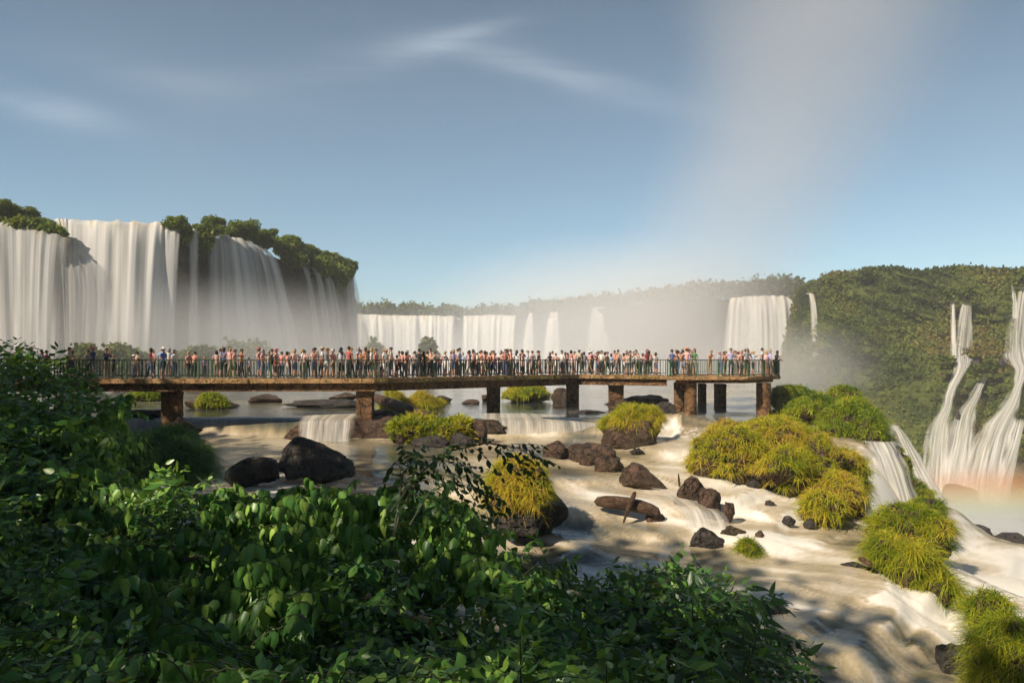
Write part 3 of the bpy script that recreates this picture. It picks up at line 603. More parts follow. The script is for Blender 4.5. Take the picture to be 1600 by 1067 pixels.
for p, q_, r, s_ in ((A0, A1, B1, B0), (A1, A2, B2, B1), (A2, A3, B3, B2)):
    for f0, f1 in ((.10, .26), (.74, .9)): b.poly([p+(s_-p)*f0, q_+(r-q_)*f0, q_+(r-q_)*f1, p+(s_-p)*f1], ZD-.74, ZD-.262)
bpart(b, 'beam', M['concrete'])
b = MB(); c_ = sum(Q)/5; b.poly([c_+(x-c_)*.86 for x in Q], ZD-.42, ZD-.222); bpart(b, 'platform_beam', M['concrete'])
def pier(px, D, wpx, yb, dep=.7, round_=False):
    c = at(px, yb, D); w_ = wpx/F*D; b = MB(); z0 = c[2]-1.2; z1 = ZD-(.74 if not round_ else .42)
    if round_: b.tube([(c[0], D, z0), (c[0], D, z1-.01)], w_/2, 20)
    else:
        b.box((c[0], D+dep/2-.2, (z0+z1-.01)/2), (w_, dep, z1-z0-.01)); b.box((c[0], D+dep/2-.2, z1-.14), (w_*1.04, dep*1.04, .25))
    o = bpart(b, 'pier', M['concrete']); 
    if not round_: m_ = o.modifiers.new('bevel', 'BEVEL'); m_.width = .05; m_.segments = 2
    else:
        o.data.polygons.foreach_set('use_smooth', [True]*20+[False]*2+[]) if False else None
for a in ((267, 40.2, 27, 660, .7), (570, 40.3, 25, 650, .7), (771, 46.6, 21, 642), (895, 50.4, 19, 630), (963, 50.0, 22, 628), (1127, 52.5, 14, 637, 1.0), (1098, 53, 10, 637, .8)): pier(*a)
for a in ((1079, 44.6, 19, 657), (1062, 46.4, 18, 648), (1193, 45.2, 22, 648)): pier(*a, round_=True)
# railings: sections of two posts, top and bottom rail, balusters
rdark = M['rail']; rgreen = M['green']
def rail_run(p, q_, start=.0, bright=True):
    L = np.linalg.norm(q_-p); n = max(1, round(L/2.0)); d = (q_-p)/n; u_ = unit(d); ang_ = math.atan2(u_[1], u_[0])
    for i in range(n):
        a_ = p+d*i+u_*.13; e_ = p+d*(i+1)-u_*.13; ln = np.linalg.norm(e_-a_); mid_ = (a_+e_)/2
        b = MB(); b.box((mid_[0], mid_[1], ZD+1.09), (ln+.27, .075, .055), ang_); b.box((mid_[0], mid_[1], ZD+.16), (ln-.07, .045, .045), ang_)
        nb_ = 9
        for j in range(1, nb_+1):
            c_ = a_+(e_-a_)*j/(nb_+1); b.box((c_[0], c_[1], ZD+.62), (.026, .026, .87), ang_)
        r = bpart(b, 'railing', rdark)
        for e2 in (a_, e_):
            b = MB(); b.box((e2[0], e2[1], ZD+.53), (.06, .06, 1.06), ang_); po = b.build('post', rgreen); po.parent = r
def inset(p, q_, w_): o_ = off(p, q_, w_); return p+o_, q_+o_
for p, q_ in ((A0, A1), (A1, A2), (A2, A3)): rail_run(*inset(p, q_, .06))
for p, q_ in ((B0, B1), (B1, B2), (B2, B3)): rail_run(*inset(p, q_, -.06))
ci = sum(Q)/5; QI = [ci+(x-ci)*.975 for x in Q]
for i in (0, 1, 2, 3): rail_run(QI[i], QI[i+1])
rail_run(QI[0], QI[0]+(A3-QI[0])*.9)
# moss on the deck edge
bpt = MB(); rs = np.random.RandomState(3)
P = []; 
for p, q_, n in ((A0, A1, 180), (A1, A2, 260), (A2, A3, 120)):
    t = rs.rand(n); kk = vn(np.stack([t*14, t*0, t*0+p[0]], 1), 9) > .25; t = t[kk]; xy = p+(q_-p)*t[:, None]
    P.append(np.stack([xy[:, 0], xy[:, 1]-.02, ZD-.05-rs.rand(len(t))*.14], 1))
P = np.concatenate(P); V, Fc, T = place_leaves('quad', P, rs.randn(len(P), 3)-np.array([0, 0, .6]), rs.randn(len(P), 3)-np.array([0, 1.5, 0]), rs.uniform(.04, .10, len(P)), .5+rs.randn(len(P))*.3)
o = mk('moss', V, Fc, M['bushy'], None, False, tint=T); o.parent = br; pp(o); o['kind'] = 'stuff'
# ================================================================ PEOPLE
def body(pose, seed):
    rs = np.random.RandomState(seed); J = {}; E = []
    def j(n, x, y, z, r): J[n] = (x, y, z, r)
    lean = {'lean': .10, 'stoop': .22}.get(pose, 0.)
    j('pelvis', 0, 0, .96, .145); j('waist', 0, .01-lean*.3, 1.10, .125); j('chest', 0, -lean*.7, 1.30, .15); j('neck0', 0, -lean, 1.45, .07); j('neck', 0, -.01-lean*1.1, 1.52, .052)
    j('head0', 0, -.02-lean*1.25, 1.575, .075); j('head', 0, -.025-lean*1.35, 1.66, .088); j('crown', 0, -.01-lean*1.4, 1.715, .07)
    E += [('pelvis', 'waist'), ('waist', 'chest'), ('chest', 'neck0'), ('neck0', 'neck'), ('neck', 'head0'), ('head0', 'head'), ('head', 'crown')]
    for s_, n in ((-1, 'l'), (1, 'r')):
        st = .10 if pose != 'walk' else .08; fy_ = (.16*s_ if pose == 'walk' else 0)
        j('hip'+n, s_*.09, 0, .90, .105); j('knee'+n, s_*st, -.02+fy_*.6, .49, .062); j('calf'+n, s_*st, .01+fy_, .34, .06); j('ankle'+n, s_*(st+.01), .02+fy_*1.3, .085, .04); j('toe'+n, s_*(st+.03), -.15+fy_*1.3, .035, .036)
        E += [('pelvis', 'hip'+n), ('hip'+n, 'knee'+n), ('knee'+n, 'calf'+n), ('calf'+n, 'ankle'+n), ('ankle'+n, 'toe'+n)]
        j('sh'+n, s_*.185, -lean*.9, 1.40, .062)
        el, wr = {'stand': ((.23, .03, 1.13), (.24, -.05, .88)), 'lean': ((.25, -.16, 1.17), (.16, -.36, 1.10)), 'photo': ((.24, -.13, 1.24), (.09, -.27, 1.50)), 'hips': ((.40, .08, 1.17), (.22, -.02, 1.00)),
                  'walk': ((.23, .06*s_, 1.13), (.24, -.06-.14*s_, .92)), 'stoop': ((.24, -.30, 1.15), (.14, -.44, 1.08)), 'point': ((.24, -.02, 1.13), (.24, -.07, .9)) if s_ < 0 else ((.30, -.26, 1.38), (.30, -.52, 1.50))}[pose]
        el = (s_*el[0], el[1], el[2]); wr = (s_*wr[0], wr[1], wr[2]); d_ = unit(np.array(wr)-np.array(el)); hd = np.array(wr)+d_*.07
        j('el'+n, *el, .042); j('wr'+n, *wr, .027); j('palm'+n, *hd, .034)
        E += [('neck0', 'sh'+n), ('sh'+n, 'el'+n), ('el'+n, 'wr'+n), ('wr'+n, 'palm'+n)]
        sd = unit(np.cross(d_, [0.1, .3, 1.]))
        for kf, (of, ln) in enumerate(((-.026, .060), (-.009, .072), (.009, .068), (.025, .052), (-.036, .035))):
            root = hd+sd*of+d_*(.02 if kf < 4 else -.01); tipd = unit(d_+sd*(of*6)+np.array([0, 0, -.35 if kf < 4 else 0])); j('f%s%d' % (n, kf), *(root+tipd*ln), .009); E.append(('palm'+n, 'f%s%d' % (n, kf)))
    names = list(J); idx = {n: i for i, n in enumerate(names)}
    me = bpy.data.meshes.new('person'); me.from_pydata([J[n][:3] for n in names], [(idx[a], idx[b_]) for a, b_ in E], [])
    o = bpy.data.objects.new('person', me); COL.objects.link(o); sk = o.modifiers.new('skin', 'SKIN'); sk.branch_smoothing = .3
    if not me.skin_vertices: 
        bpy.context.view_layer.update()
    for i, n in enumerate(names): r = J[n][3]; me.skin_vertices[0].data[i].radius = (r, r*(.72 if n in ('chest', 'waist', 'pelvis') else 1)); me.skin_vertices[0].data[i].use_root = n == 'pelvis'
    for n in ('chest',): me.skin_vertices[0].data[idx[n]].radius = (.17, .115)
    sb = o.modifiers.new('sub', 'SUBSURF'); sb.levels = 1; sb.render_levels = 1
    dg = bpy.context.evaluated_depsgraph_get(); dg.update(); m2 = bpy.data.meshes.new_from_object(o.evaluated_get(dg)); bpy.data.objects.remove(o)
    bm = bmesh.new(); bm.from_mesh(m2)
    hx, hy, hz = J['head'][:3]
    def bx(c, d, mi):
        r = bmesh.ops.create_cube(bm, size=1, matrix=Matrix.Translation(c) @ Matrix.Diagonal((*d, 1)))
        for v_ in r['verts']:
            for f_ in v_.link_faces: f_.material_index = mi
    for f_ in bm.faces: f_.material_index = 0
    bm.faces.ensure_lookup_table(); nf = len(bm.faces)
    bx((hx, hy-.088, hz-.005), (.022, .04, .04), 0); bx((hx, hy-.078, hz-.045), (.045, .014, .009), 5)
    for s_ in (-1, 1): bx((hx+s_*.032, hy-.080, hz+.018), (.022, .012, .012), 5); bx((hx+s_*.088, hy, hz), (.016, .035, .05), 0)
    bm.faces.ensure_lookup_table()
    for f_ in bm.faces[:nf]:
        c = f_.calc_center_median(); x, y, z = c
        if z > 1.50 and abs(x) < .13: mi = 0
        elif abs(x) > .19 or (pose in ('photo', 'lean', 'stoop') and y < -.2 and z < 1.5) or (pose in ('point',) and y < -.2):
            # the arms: sleeve above the elbow, skin below
            mi = 1 if (abs(x) < .245 and z > 1.24 and y > -.12) else (0 if z > .55 else 3)
        elif z > 1.0: mi = 1
        elif z > .50: mi = 2
        elif z > .09: mi = 3
        else: mi = 4
        f_.material_index = mi; f_.smooth = True
    m2.materials.clear()
    for x in ('skin', 'upper', 'lower', 'shin', 'shoe', 'eye'): m2.materials.append(M[x])
    bm.to_mesh(m2); bm.free()
    m2.name = 'person'; return m2, (hx, hy, hz)
def hairmesh(kind, h):
    bm = bmesh.new(); bmesh.ops.create_icosphere(bm, subdivisions=2, radius=1)
    for v_ in list(bm.verts):
        x, y, z = v_.co
        if kind == 'long': sc_ = (.108, .115, .12); z2 = z*1.0 if z > 0 else z*2.0; v_.co = (x*sc_[0]*(1 if z > -.3 else .95), y*sc_[1]*.85+.035, z2*sc_[2]+.01)
        else: v_.co = (x*.104, y*.112+.014, z*.105+.028)
    bmesh.ops.delete(bm, geom=[v_ for v_ in bm.verts if v_.co.y < -.06 and v_.co.z < .055], context='VERTS')
    if kind == 'short': bmesh.ops.delete(bm, geom=[v_ for v_ in bm.verts if v_.co.z < -.03], context='VERTS')
    me = bpy.data.meshes.new('hair'); bm.to_mesh(me); bm.free(); me.materials.append(M['haircol']); me.transform(Matrix.Translation(h)); me.polygons.foreach_set('use_smooth', [True]*len(me.polygons)); return me
def hatmesh(kind, h):
    b = MB(); x, y, z = h
    if kind == 'cap':
        b.tube([(x, y+.005, z+.03), (x, y+.005, z+.08), (x, y+.005, z+.115)], [.112, .10, .05], 12); b.box((x, y-.14, z+.045), (.13, .13, .012))
    else:
        b.tube([(x, y, z+.04), (x, y, z+.055)], [.22, .20], 14); b.tube([(x, y, z+.05), (x, y, z+.12), (x, y, z+.15)], [.115, .10, .06], 12)
    me = bpy.data.meshes.new('hat'); me.from_pydata(b.v, [], b.f); me.materials.append(M['haircol']); return me
POSES = ['stand', 'lean', 'photo', 'hips', 'walk', 'stoop', 'point']
BD = {p: body(p, i) for i, p in enumerate(POSES)}
HM = {(p, h): (hairmesh(h, BD[p][1]) if h in ('short', 'long') else hatmesh(h, BD[p][1])) for p in POSES for h in ('short', 'long', 'cap', 'sunhat')}
CL = {'red': (.42, .10, .08), 'white': (.72, .70, .68), 'pale pink': (.62, .36, .34), 'blue': (.10, .17, .42), 'black': (.02, .02, .025), 'orange': (.62, .22, .07), 'lavender': (.42, .38, .62), 'grey': (.25, .25, .26),
      'salmon': (.62, .26, .20), 'maroon': (.20, .03, .07), 'navy': (.03, .04, .12), 'green': (.06, .20, .08), 'yellow': (.70, .48, .10), 'light blue': (.36, .48, .62), 'beige': (.50, .40, .28)}
BT = {'black': (.02, .02, .025), 'denim blue': (.08, .12, .22), 'khaki': (.32, .25, .15), 'grey': (.2, .2, .2), 'white': (.65, .63, .6), 'dark green': (.02, .06, .04)}
HC = {'black': (.015, .012, .01), 'brown': (.06, .03, .015), 'blond': (.38, .25, .10), 'grey': (.3, .29, .28)}
USED = set(); SKN = (.50, .28, .19)
def person(x, y, z, rz, pose, top, bot, hairk, hairc, shorts, place, sc_=1., hatc=None, group='crowd on the footbridge', label=None, extra=None):
    me, h = BD[pose]; o = bpy.data.objects.new('person', me); COL.objects.link(o); o.location = (x, y, z); o.rotation_euler = (0, 0, rz); o.scale = (sc_,)*3
    o['upper'] = list(CL[top])+[1.]; o['lower'] = list(BT[bot])+[1.]; o['shin'] = (list(SKN) if shorts else list(BT[bot]))+[1.]
    hh = bpy.data.objects.new('hair', HM[(pose, hairk if hairk in ('short', 'long') else 'short')]); hh['upper'] = list(HC[hairc])+[1.]; link(hh, o)
    if hairk in ('cap', 'sunhat'):
        ht = bpy.data.objects.new('hat', HM[(pose, hairk)]); ht['upper'] = list(CL[hatc])+[1.]; link(ht, o); hd = '%s %s' % (hatc, {'cap': 'cap', 'sunhat': 'sunhat'}[hairk])
    else: hd = '%s %s hair' % (hairk, hairc)
    lb = label or 'person, %s top, %s %s, %s, %s' % (top, bot, 'shorts' if shorts else 'trousers', hd, place)
    tag(o, lb, 'person', group); return o, lb
rs = np.random.RandomState(21)
def pick(a, p=None): return a[rs.choice(len(a), p=p)]
tops = list(CL); tp = np.array([2, 15, 18, 1, 3, 5, 5, 7, 15, 2, 1.5, .6, .8, 4, 8], float); tp /= tp.sum(); bots = list(BT); cnt = 0
spans = [(-400, 253, 'left of first pier'), (253, 400, 'just past first pier'), (400, 570, 'before second pier'), (570, 771, 'second to third pier'), (771, 895, 'third to fourth pier'), (895, 1043, 'fourth pier to platform')]
def walkpt(s, rowf):                          # s metres along the front edge
    Ls = [np.linalg.norm(A1-A0), np.linalg.norm(A2-A1), np.linalg.norm(A3-A2)]
    for (p, q_, r, t_), L in zip(((A0, A1, B1, B0), (A1, A2, B2, B1), (A2, A3, B3, B2)), Ls):
        if s <= L: f = s/L; a = p+(q_-p)*f; c_ = t_+(r-t_)*f; return a+(c_-a)*rowf
        s -= L
    return B3
rows = [(.16, 'near rail', 1.25), (.40, 'mid walkway', .66), (.64, 'rear file', .52), (.88, 'far rail', .46)]
TOT = sum(np.linalg.norm(b_-a_) for a_, b_ in ((A0, A1), (A1, A2), (A2, A3)))
for rf, rname, step in rows:
    s = 5.0+rs.rand()
    while s < TOT-.2:
        xy = walkpt(s, rf+rs.uniform(-.04, .04)); px = 800+xy[0]/xy[1]*F
        dens = (.92 if vn(np.array([[s*.35, rf*7, 2.]]), 12)[0] > -.35 else .45) if px > 330 else (.55 if px > 230 else .30)
        if rf < .2: dens *= .45
        if rs.rand() < dens:
            pl = next(n_ for a_, b_, n_ in spans if a_ <= px < b_ or n_.endswith('platform'))
            for _ in range(60):
                t_, b_ = tops[rs.choice(len(tops), p=tp)], pick(bots, [.3, .3, .15, .1, .1, .05]); hk = pick(['short', 'long', 'cap', 'sunhat'], [.55, .32, .08, .05]); hc = pick(['black', 'brown', 'blond', 'grey'], [.4, .36, .14, .1]); hat = pick(['white', 'beige', 'red', 'navy', 'black']); sh = rs.rand() < .55
                if px < 230 and rs.rand() < .7: t_ = pick(['black', 'navy', 'grey', 'maroon'])  # mostly dark tops here, imitating the shade at the left end
                key = (t_, b_, hk, hc if hk in ('short', 'long') else hat, sh, rname, pl)
                if key not in USED: break
            USED.add(key)
            pose = pick(['lean', 'photo', 'stand', 'point'], [.5, .2, .2, .1]) if rf in (.16, .88) else pick(['walk', 'stand', 'photo', 'hips', 'point'], [.45, .25, .15, .08, .07])
            rz = {'near rail': 0, 'far rail': math.pi}.get(rname, pick([R(90), R(-90)]))+rs.uniform(-.5, .5)
            person(xy[0], xy[1], ZD, rz, pose, t_, b_, hk, hc, sh, rname+' '+pl, rs.uniform(.88, 1.06) if rs.rand() > .14 else rs.uniform(.6, .8), hat); cnt += 1
        s += step*rs.uniform(.8, 1.3)
# people one can pick out in the photograph
def pat(px, D, *a, **kw): return person((px-800)/F*D, D, ZD, *a, **kw)
pat(1050, 44.5, R(200), 'hips', 'blue', 'dark green', 'short', 'brown', False, '', group='people on the viewing platform', label='person in bright blue shirt standing at the left corner of the platform')
pat(1073, 44.7, R(150), 'photo', 'pale pink', 'khaki', 'sunhat', 'brown', True, '', 1.06, 'orange', group='people on the viewing platform', label='person in pink shirt and orange hat raising a hand to the face')
CL['blue print'] = (.30, .33, .5)
pat(1069, 44.35, R(10), 'stand', 'blue print', 'white', 'short', 'brown', True, '', .66, group='people on the viewing platform', label='child in blue and white printed top in front of the orange hatted person')
pat(1142, 44.3, R(0), 'hips', 'lavender', 'dark green', 'short', 'black', False, '', 1.03, group='people on the viewing platform', label='person in lavender shirt with elbows out at the platform front rail')
pat(1132, 44.6, R(40), 'stand', 'salmon', 'grey', 'long', 'brown', True, '', .93, group='people on the viewing platform', label='person in salmon top left of the lavender shirted person')
pat(1167, 45.0, R(10), 'hips', 'grey', 'khaki', 'cap', 'black', True, '', 1.05, 'grey', group='people on the viewing platform', label='tall person in grey shirt and cap right of the lavender shirt')
pat(1158, 44.5, R(30), 'stand', 'salmon', 'grey', 'short', 'grey', True, '', .95, group='people on the viewing platform', label='person in salmon top and grey shorts just right of the lavender shirt')
pat(1191, 45.6, R(60), 'hips', 'white', 'khaki', 'short', 'black', True, '', 1.06, group='people on the viewing platform', label='person in white shirt and khaki shorts near the right platform corner')
pat(1203, 46.6, R(90), 'stand', 'navy', 'black', 'short', 'blond', False, '', 1.05, group='people on the viewing platform', label='person in navy top and black trousers beside the right corner post')
pat(1212, 47.2, R(100), 'lean', 'black', 'black', 'long', 'brown', False, '', .98, group='people on the viewing platform', label='long haired person in black leaning out at the far right corner')
pat(655, 42.4, R(180), 'stand', 'black', 'black', 'short', 'black', False, '', 1.0, label='person all in black standing alone at the near rail, back to camera')
pat(662, 42.7, R(150), 'stand', 'black', 'dark green', 'long', 'black', False, '', .93, label='person in black with long hair close beside the one all in black')
pat(940, 50.1, R(-20), 'stand', 'white', 'black', 'short', 'black', False, '', 1.0, label='person in white shirt and black trousers leaning near the fourth pier')
pat(999, 49.4, R(-60), 'stoop', 'white', 'dark green', 'short', 'black', False, '', 1.02, label='stooping person in white shirt on the walkway before the platform')
pat(545, 40.2, R(160), 'point', 'red', 'black', 'short', 'black', False, '', 1.06, label='tall person in red pointing, on the bridge left of the second pier')
usedp = set()
for i in range(30):
    for _ in range(80):
        px = rs.uniform(1054, 1204); D = rs.uniform(46, 52.5)
        t_, b_ = tops[rs.choice(len(tops), p=tp)], pick(bots, [.3, .3, .15, .1, .1, .05]); hk = pick(['short', 'long', 'cap', 'sunhat'], [.5, .28, .12, .10]); hc = pick(['black', 'brown', 'blond', 'grey']); hat = pick(['white', 'beige', 'red', 'navy', 'black']); sh = rs.rand() < .6
        key = (t_, b_, hk, hc if hk in ('short', 'long') else hat, sh)
        xy = gp(px, D)
        if key not in usedp and all(np.linalg.norm(xy-z_) > .5 for z_ in usedp if isinstance(z_, np.ndarray) ) : break
    usedp.add(key)
    person(xy[0], xy[1], ZD, rs.rand()*6.28, pick(POSES), t_, b_, hk, hc, sh, 'in the platform crowd', rs.uniform(.88, 1.05), hat, 'people on the viewing platform')
print('people', cnt)
# ================================================================ ROCKS
RB = [  # px0, px1, ytop, ybase, D, label, seed, extra
 (342, 433, 711, 757, 26.3, 'dark flat topped boulder left of the big peaked one, in shade', 1, dict(m='rock_grey', depth=2.0, cuts=9, prof=[.6, .9, .95, 1, .9, .5])),
 (421, 550, 684, 742, 27.5, 'large dark peaked boulder with a long slope to the right', 2, dict(m='rock_grey', depth=2.6, prof=[.6, .9, 1, 1, .95, .9, .75, .65, .5])),
 (848, 890, 688, 719, 33, 'brown boulder at the left end of the row, beyond the grassy block', 3, dict()),
 (883, 964, 693, 722, 32.5, 'wide brown boulder with trickles of water over it, in the row', 4, dict(depth=1.6)),
 (928, 981, 713, 741, 30.5, 'brown boulder just below the wide one in the row', 5, dict()),
 (966, 1052, 724, 763, 28.0, 'humped brown boulder with a mossy left foot, mid river', 6, dict(depth=1.7, prof=[.35, .85, 1, .8, .55, .35, .3])),
 (1054, 1102, 737, 790, 25.5, 'steep angular boulder at the lip of the rapids', 7, dict(depth=1.3, cuts=9, prof=[.35, .6, .85, 1, 1])),
 (1095, 1130, 764, 803, 24.6, 'brown boulder leaning on the right of the steep angular one', 8, dict(depth=1.0)),
 (1130, 1150, 784, 814, 24.2, 'small slanting rock at the right end of the boulder row', 9, dict(depth=.6, rot=.5)),
 (1007, 1049, 800, 824, 24.4, 'low dark rock under the right end of the driftwood log', 10, dict(depth=.9)),
 (1076, 1152, 821, 866, 22.3, 'dark craggy rock left of the small grass tuft in the rapids', 11, dict(m='rock_grey', depth=1.2, prof=[.8, 1, .95, .75, .55, .45, .3])),
 (1128, 1172, 825, 845, 22.8, 'low flat rock behind the small grass tuft', 12, dict(depth=.8)),
 (1180, 1200, 829, 848, 22.5, 'small pointed rock right of the small grass tuft', 13, dict(depth=.3, cuts=6)),
 (1320, 1385, 884, 909, 20.3, 'flat dark rock at the foot of the right hand grass clumps', 14, dict(m='rock_grey')),
 (1150, 1248, 952, 1000, 17.2, 'rounded wet rock behind the lower branches', 15, dict(m='rock_grey', depth=1.4)),
 (1235, 1285, 980, 1004, 16.8, 'smaller wet rock just right of the rounded one', 16, dict(m='rock_grey', depth=.7)),
 (1465, 1590, 1022, 1110, 16.0, 'dark boulder at the bottom right corner below the grass', 17, dict(m='rock_grey', depth=1.6, rough=.16)),
 (1488, 1558, 820, 862, 44, 'dark wet rock beyond the right grass clumps, in spray', 18, dict(m='rock_grey', depth=3)),
 (1556, 1640, 836, 872, 46, 'low dark rock at the right edge, in spray', 19, dict(m='rock_grey', depth=2)),
 (1478, 1536, 758, 792, 108, 'rounded ruddy rock at the foot of the right waterfalls', 20, dict(depth=5, cuts=6)),
 (1575, 1660, 912, 950, 33, 'dark rock half out of frame behind the right grass clump', 22, dict(m='rock_grey', depth=1.6)),
 (1400, 1475, 950, 976, 19.0, 'wet ledge rock under the long grass beside the lower cascade', 23, dict(m='rock_grey', depth=.9, rot=.25)),
 (1455, 1515, 978, 1004, 18.4, 'dark ledge rock at the right end of the lower cascade', 24, dict(m='rock_grey', depth=.8)),
 (1300, 1390, 928, 948, 20.4, 'submerged smooth rock the water bulges over, right of centre', 25, dict(m='rock_grey', depth=.8, sink=.6)),
 (1168, 1192, 748, 764, 27.5, 'small dark rock under the overhanging grass of the big islet', 26, dict(m='rock_grey')),
 (250, 312, 650, 684, 39.0, 'brown rock around the foot of the first pier', 30, dict(depth=1.6)),
 (290, 368, 622, 640, 49.5, 'low rock carrying the small round bush behind the bridge', 31, dict(depth=2.4)),
 (382, 440, 616, 630, 55, 'low reddish rocks in the river left of the dark ledge', 32, dict(depth=2)),
 (438, 585, 624, 636, 50, 'long dark low ledge behind the second pier', 33, dict(m='rock_grey', depth=2.2)),
 (510, 560, 613, 626, 57, 'reddish rock above the long dark ledge', 34, dict(depth=2)),
 (540, 640, 640, 656, 43.6, 'dark ledge in the shade of the bridge by the second pier', 35, dict(m='rock_grey', depth=1.5)),
 (674, 706, 618, 628, 56, 'small rock at the right of the tall tussock behind the bridge', 36, dict()),
 (720, 750, 624, 632, 54, 'small flat rock left of the third pier', 37, dict()),
 (752, 764, 616, 625, 57, 'tiny rock touching the third pier from the left', 38, dict()),
 (861, 893, 606, 629, 55.5, 'pointed orange brown rock left of the fourth pier', 39, dict(cuts=7)),
 (944, 1006, 624, 636, 48.8, 'flat orange rock at the foot of the fifth pier', 40, dict(depth=1.8)),
 (975, 1045, 617, 634, 50.5, 'black craggy rock between the fifth pier and the platform', 41, dict(m='rock_grey', depth=2, rough=.2)),
 (1010, 1060, 628, 650, 44.8, 'dark low rock left of the platform pier', 42, dict(m='rock_grey', depth=1.4)),
 (284, 330, 600, 612, 76, 'small dark rock in the upper river behind the crowd', 43, dict()),
 (735, 762, 655, 698, 37.2, 'dark stub of rock at the right end of the bright bush', 44, dict(depth=1, cuts=8)),
 (180, 250, 640, 652, 42.5, 'low wet rocks left of the first pier', 45, dict(m='rock_grey')),
 (1224, 1246, 806, 818, 24.3, 'small wet rock poking from the white water below the big islet', 50, dict(m='rock_grey')),
 (1258, 1280, 810, 824, 24.2, 'wet rock just right of the small one below the big islet', 51, dict(m='rock_grey')),
 (1196, 1214, 782, 792, 26, 'tiny dark rock at the islet foot among the rapids', 52, dict(m='rock_grey')),
 (1102, 1124, 700, 712, 33, 'small dark rock beside the left edge of the big islet', 53, dict(m='rock_grey')),
 (905, 930, 716, 728, 32, 'little rock between the wide boulder and the one below it', 54, dict()),
 (985, 1010, 700, 712, 33.5, 'little rock under the round grass topped islet', 55, dict(m='rock_grey')),
 (1130, 1162, 876, 892, 20.8, 'half drowned dark rock under the craggy one', 56, dict(m='rock_grey', sink=.6)),
 (700, 740, 676, 700, 36.0, 'dark wet rock under the bright leafy islet', 57, dict(m='rock_grey')),
 (640, 700, 682, 700, 35.8, 'low rock in front of the bright leafy islet', 58, dict(m='rock_grey')),
 (1385, 1420, 892, 918, 20.0, 'dark rock in the roots of the long haired grass', 59, dict(m='rock_grey')),
 (1255, 1300, 1040, 1062, 15.4, 'dark wet rock low in the shaded water at the bottom', 60, dict(m='rock_grey')),
 (610, 655, 744, 772, 25.4, 'dark rock behind the leaves left of the tall grassy block', 61, dict(m='rock_grey')),
 (880, 960, 640, 650, 45.2, 'thin dark ledge in front of the fifth pier', 46, dict(m='rock_grey', depth=1.2)),
]
for a in RB: rock(a[0], a[1], a[2], a[3], a[4], a[5], a[6]*7+3, **a[7])
# the rocky ledge with its little cascades
rock(455, 800, 650, 684, 39.6, 'long reddish brown rock ledge crossing the river below the second pier', 301, depth=2.4, rough=.2, cuts=20, name='rock_ledge', cat='rock ledge', group='rock ledges')
rock(745, 942, 655, 680, 41.0, 'thin dark ledge under the wide low cascade', 302, depth=1.2, m='rock_grey', name='rock_ledge', cat='rock ledge', group='rock ledges')
rock(430, 545, 664, 692, 38.8, 'small knobbly rock ledge at the left end of the little cascade', 303, depth=1.4, name='rock_ledge', cat='rock ledge', group='rock ledges')
GC = 'low cascades in the river'
fall([(466, 657, 39.0), (500, 656, 38.7), (556, 655, 38.6)], [(.1, -.55), (.0, -.65)], -4.62, 'little white cascade over the brown ledge below the second pier', FM3, 90, 12, GC, .10, 61, .05, .6)
fall([(748, 656, 40.2), (830, 656, 40.4), (937, 661, 41.0)], [(0, -.5), (.1, -.5)], -4.58, 'wide low white cascade left of the round grassy islet', FM3, 150, 12, GC, .05, 62, .04, .6)
fall([(1290, 928, 20.3), (1380, 925, 20.2), (1450, 935, 19.9), (1520, 985, 19.4)], [(.5, -1.0), (.9, -.7)], -7.7, 'cream cascade spilling to the lower right beside the long grass', FM3, 120, 14, GC, .14, 63, .05, .6)
fall([(1050, 790, 24.3), (1130, 800, 24.1)], [(.1, -.8), (.1, -.8)], -5.9, 'short cascade below the steep angular boulder', FM3, 60, 10, GC, .2, 64, .04, .6)
# right hillside falls
def on(px, py, w_, d=1.2): return (px, py, hillD(np.array(px*1.), np.array(py*1.))-5-d, w_)
ribbon([on(1488, 458, 5), on(1489, 500, 7), on(1490, 560, 9)], 'thin thread of water, left of the bright upper pair on the right hillside', seed=71)
ribbon([on(1512, 459, 10), on(1508, 500, 25), on(1505, 540, 34), on(1504, 562, 38), on(1504, 572, 28), on(1498, 586, 20), on(1484, 612, 17), on(1480, 634, 18), on(1469, 660, 34), on(1464, 700, 44), on(1461, 750, 54), on(1460, 792, 60)], 'two tier waterfall in the middle of the right hillside, stepping down to the left', seed=72, bulge=.35)
ribbon([on(1545, 572, 6), on(1532, 600, 16), on(1522, 622, 18), on(1508, 645, 34), on(1500, 690, 46), on(1492, 740, 56), on(1486, 792, 62)], 'middle stepped stream on the lower right hillside', seed=74, bulge=.35)
ribbon([on(1600, 440, 12), on(1593, 490, 26), on(1589, 540, 42), on(1591, 562, 48), on(1598, 576, 26), on(1590, 604, 16), on(1578, 634, 34), on(1558, 668, 60), on(1543, 720, 74), on(1533, 792, 88)], 'largest waterfall of the right hillside, tall above and fanning out broadly below', seed=75, bulge=.35)
ribbon([on(1596, 650, 14), on(1584, 700, 20), on(1566, 760, 34), on(1560, 792, 36)], 'thin broken stream right of the broad fan shaped waterfall', FM4, seed=76)
for i_, (a_, b_, y0, y1, lb) in enumerate(((1478, 1492, 564, 574, 'dark ledge rock left of the step in the two tier waterfall'), (1519, 1534, 562, 573, 'dark ledge rock right of the step in the two tier waterfall'), (1534, 1548, 566, 575, 'small rock at the source of the middle stepped stream'), (1562, 1574, 560, 572, 'dark ledge rock left of the step in the largest hillside waterfall'), (1494, 1502, 640, 656, 'dark rock parting the two lower hillside streams'))):
    rock(a_, b_, y0, y1, float(hillD(np.array(a_*1.), np.array(y1*1.)))-7.5, lb, 400+i_, m='rock_grey', group='rocks on the right hillside')
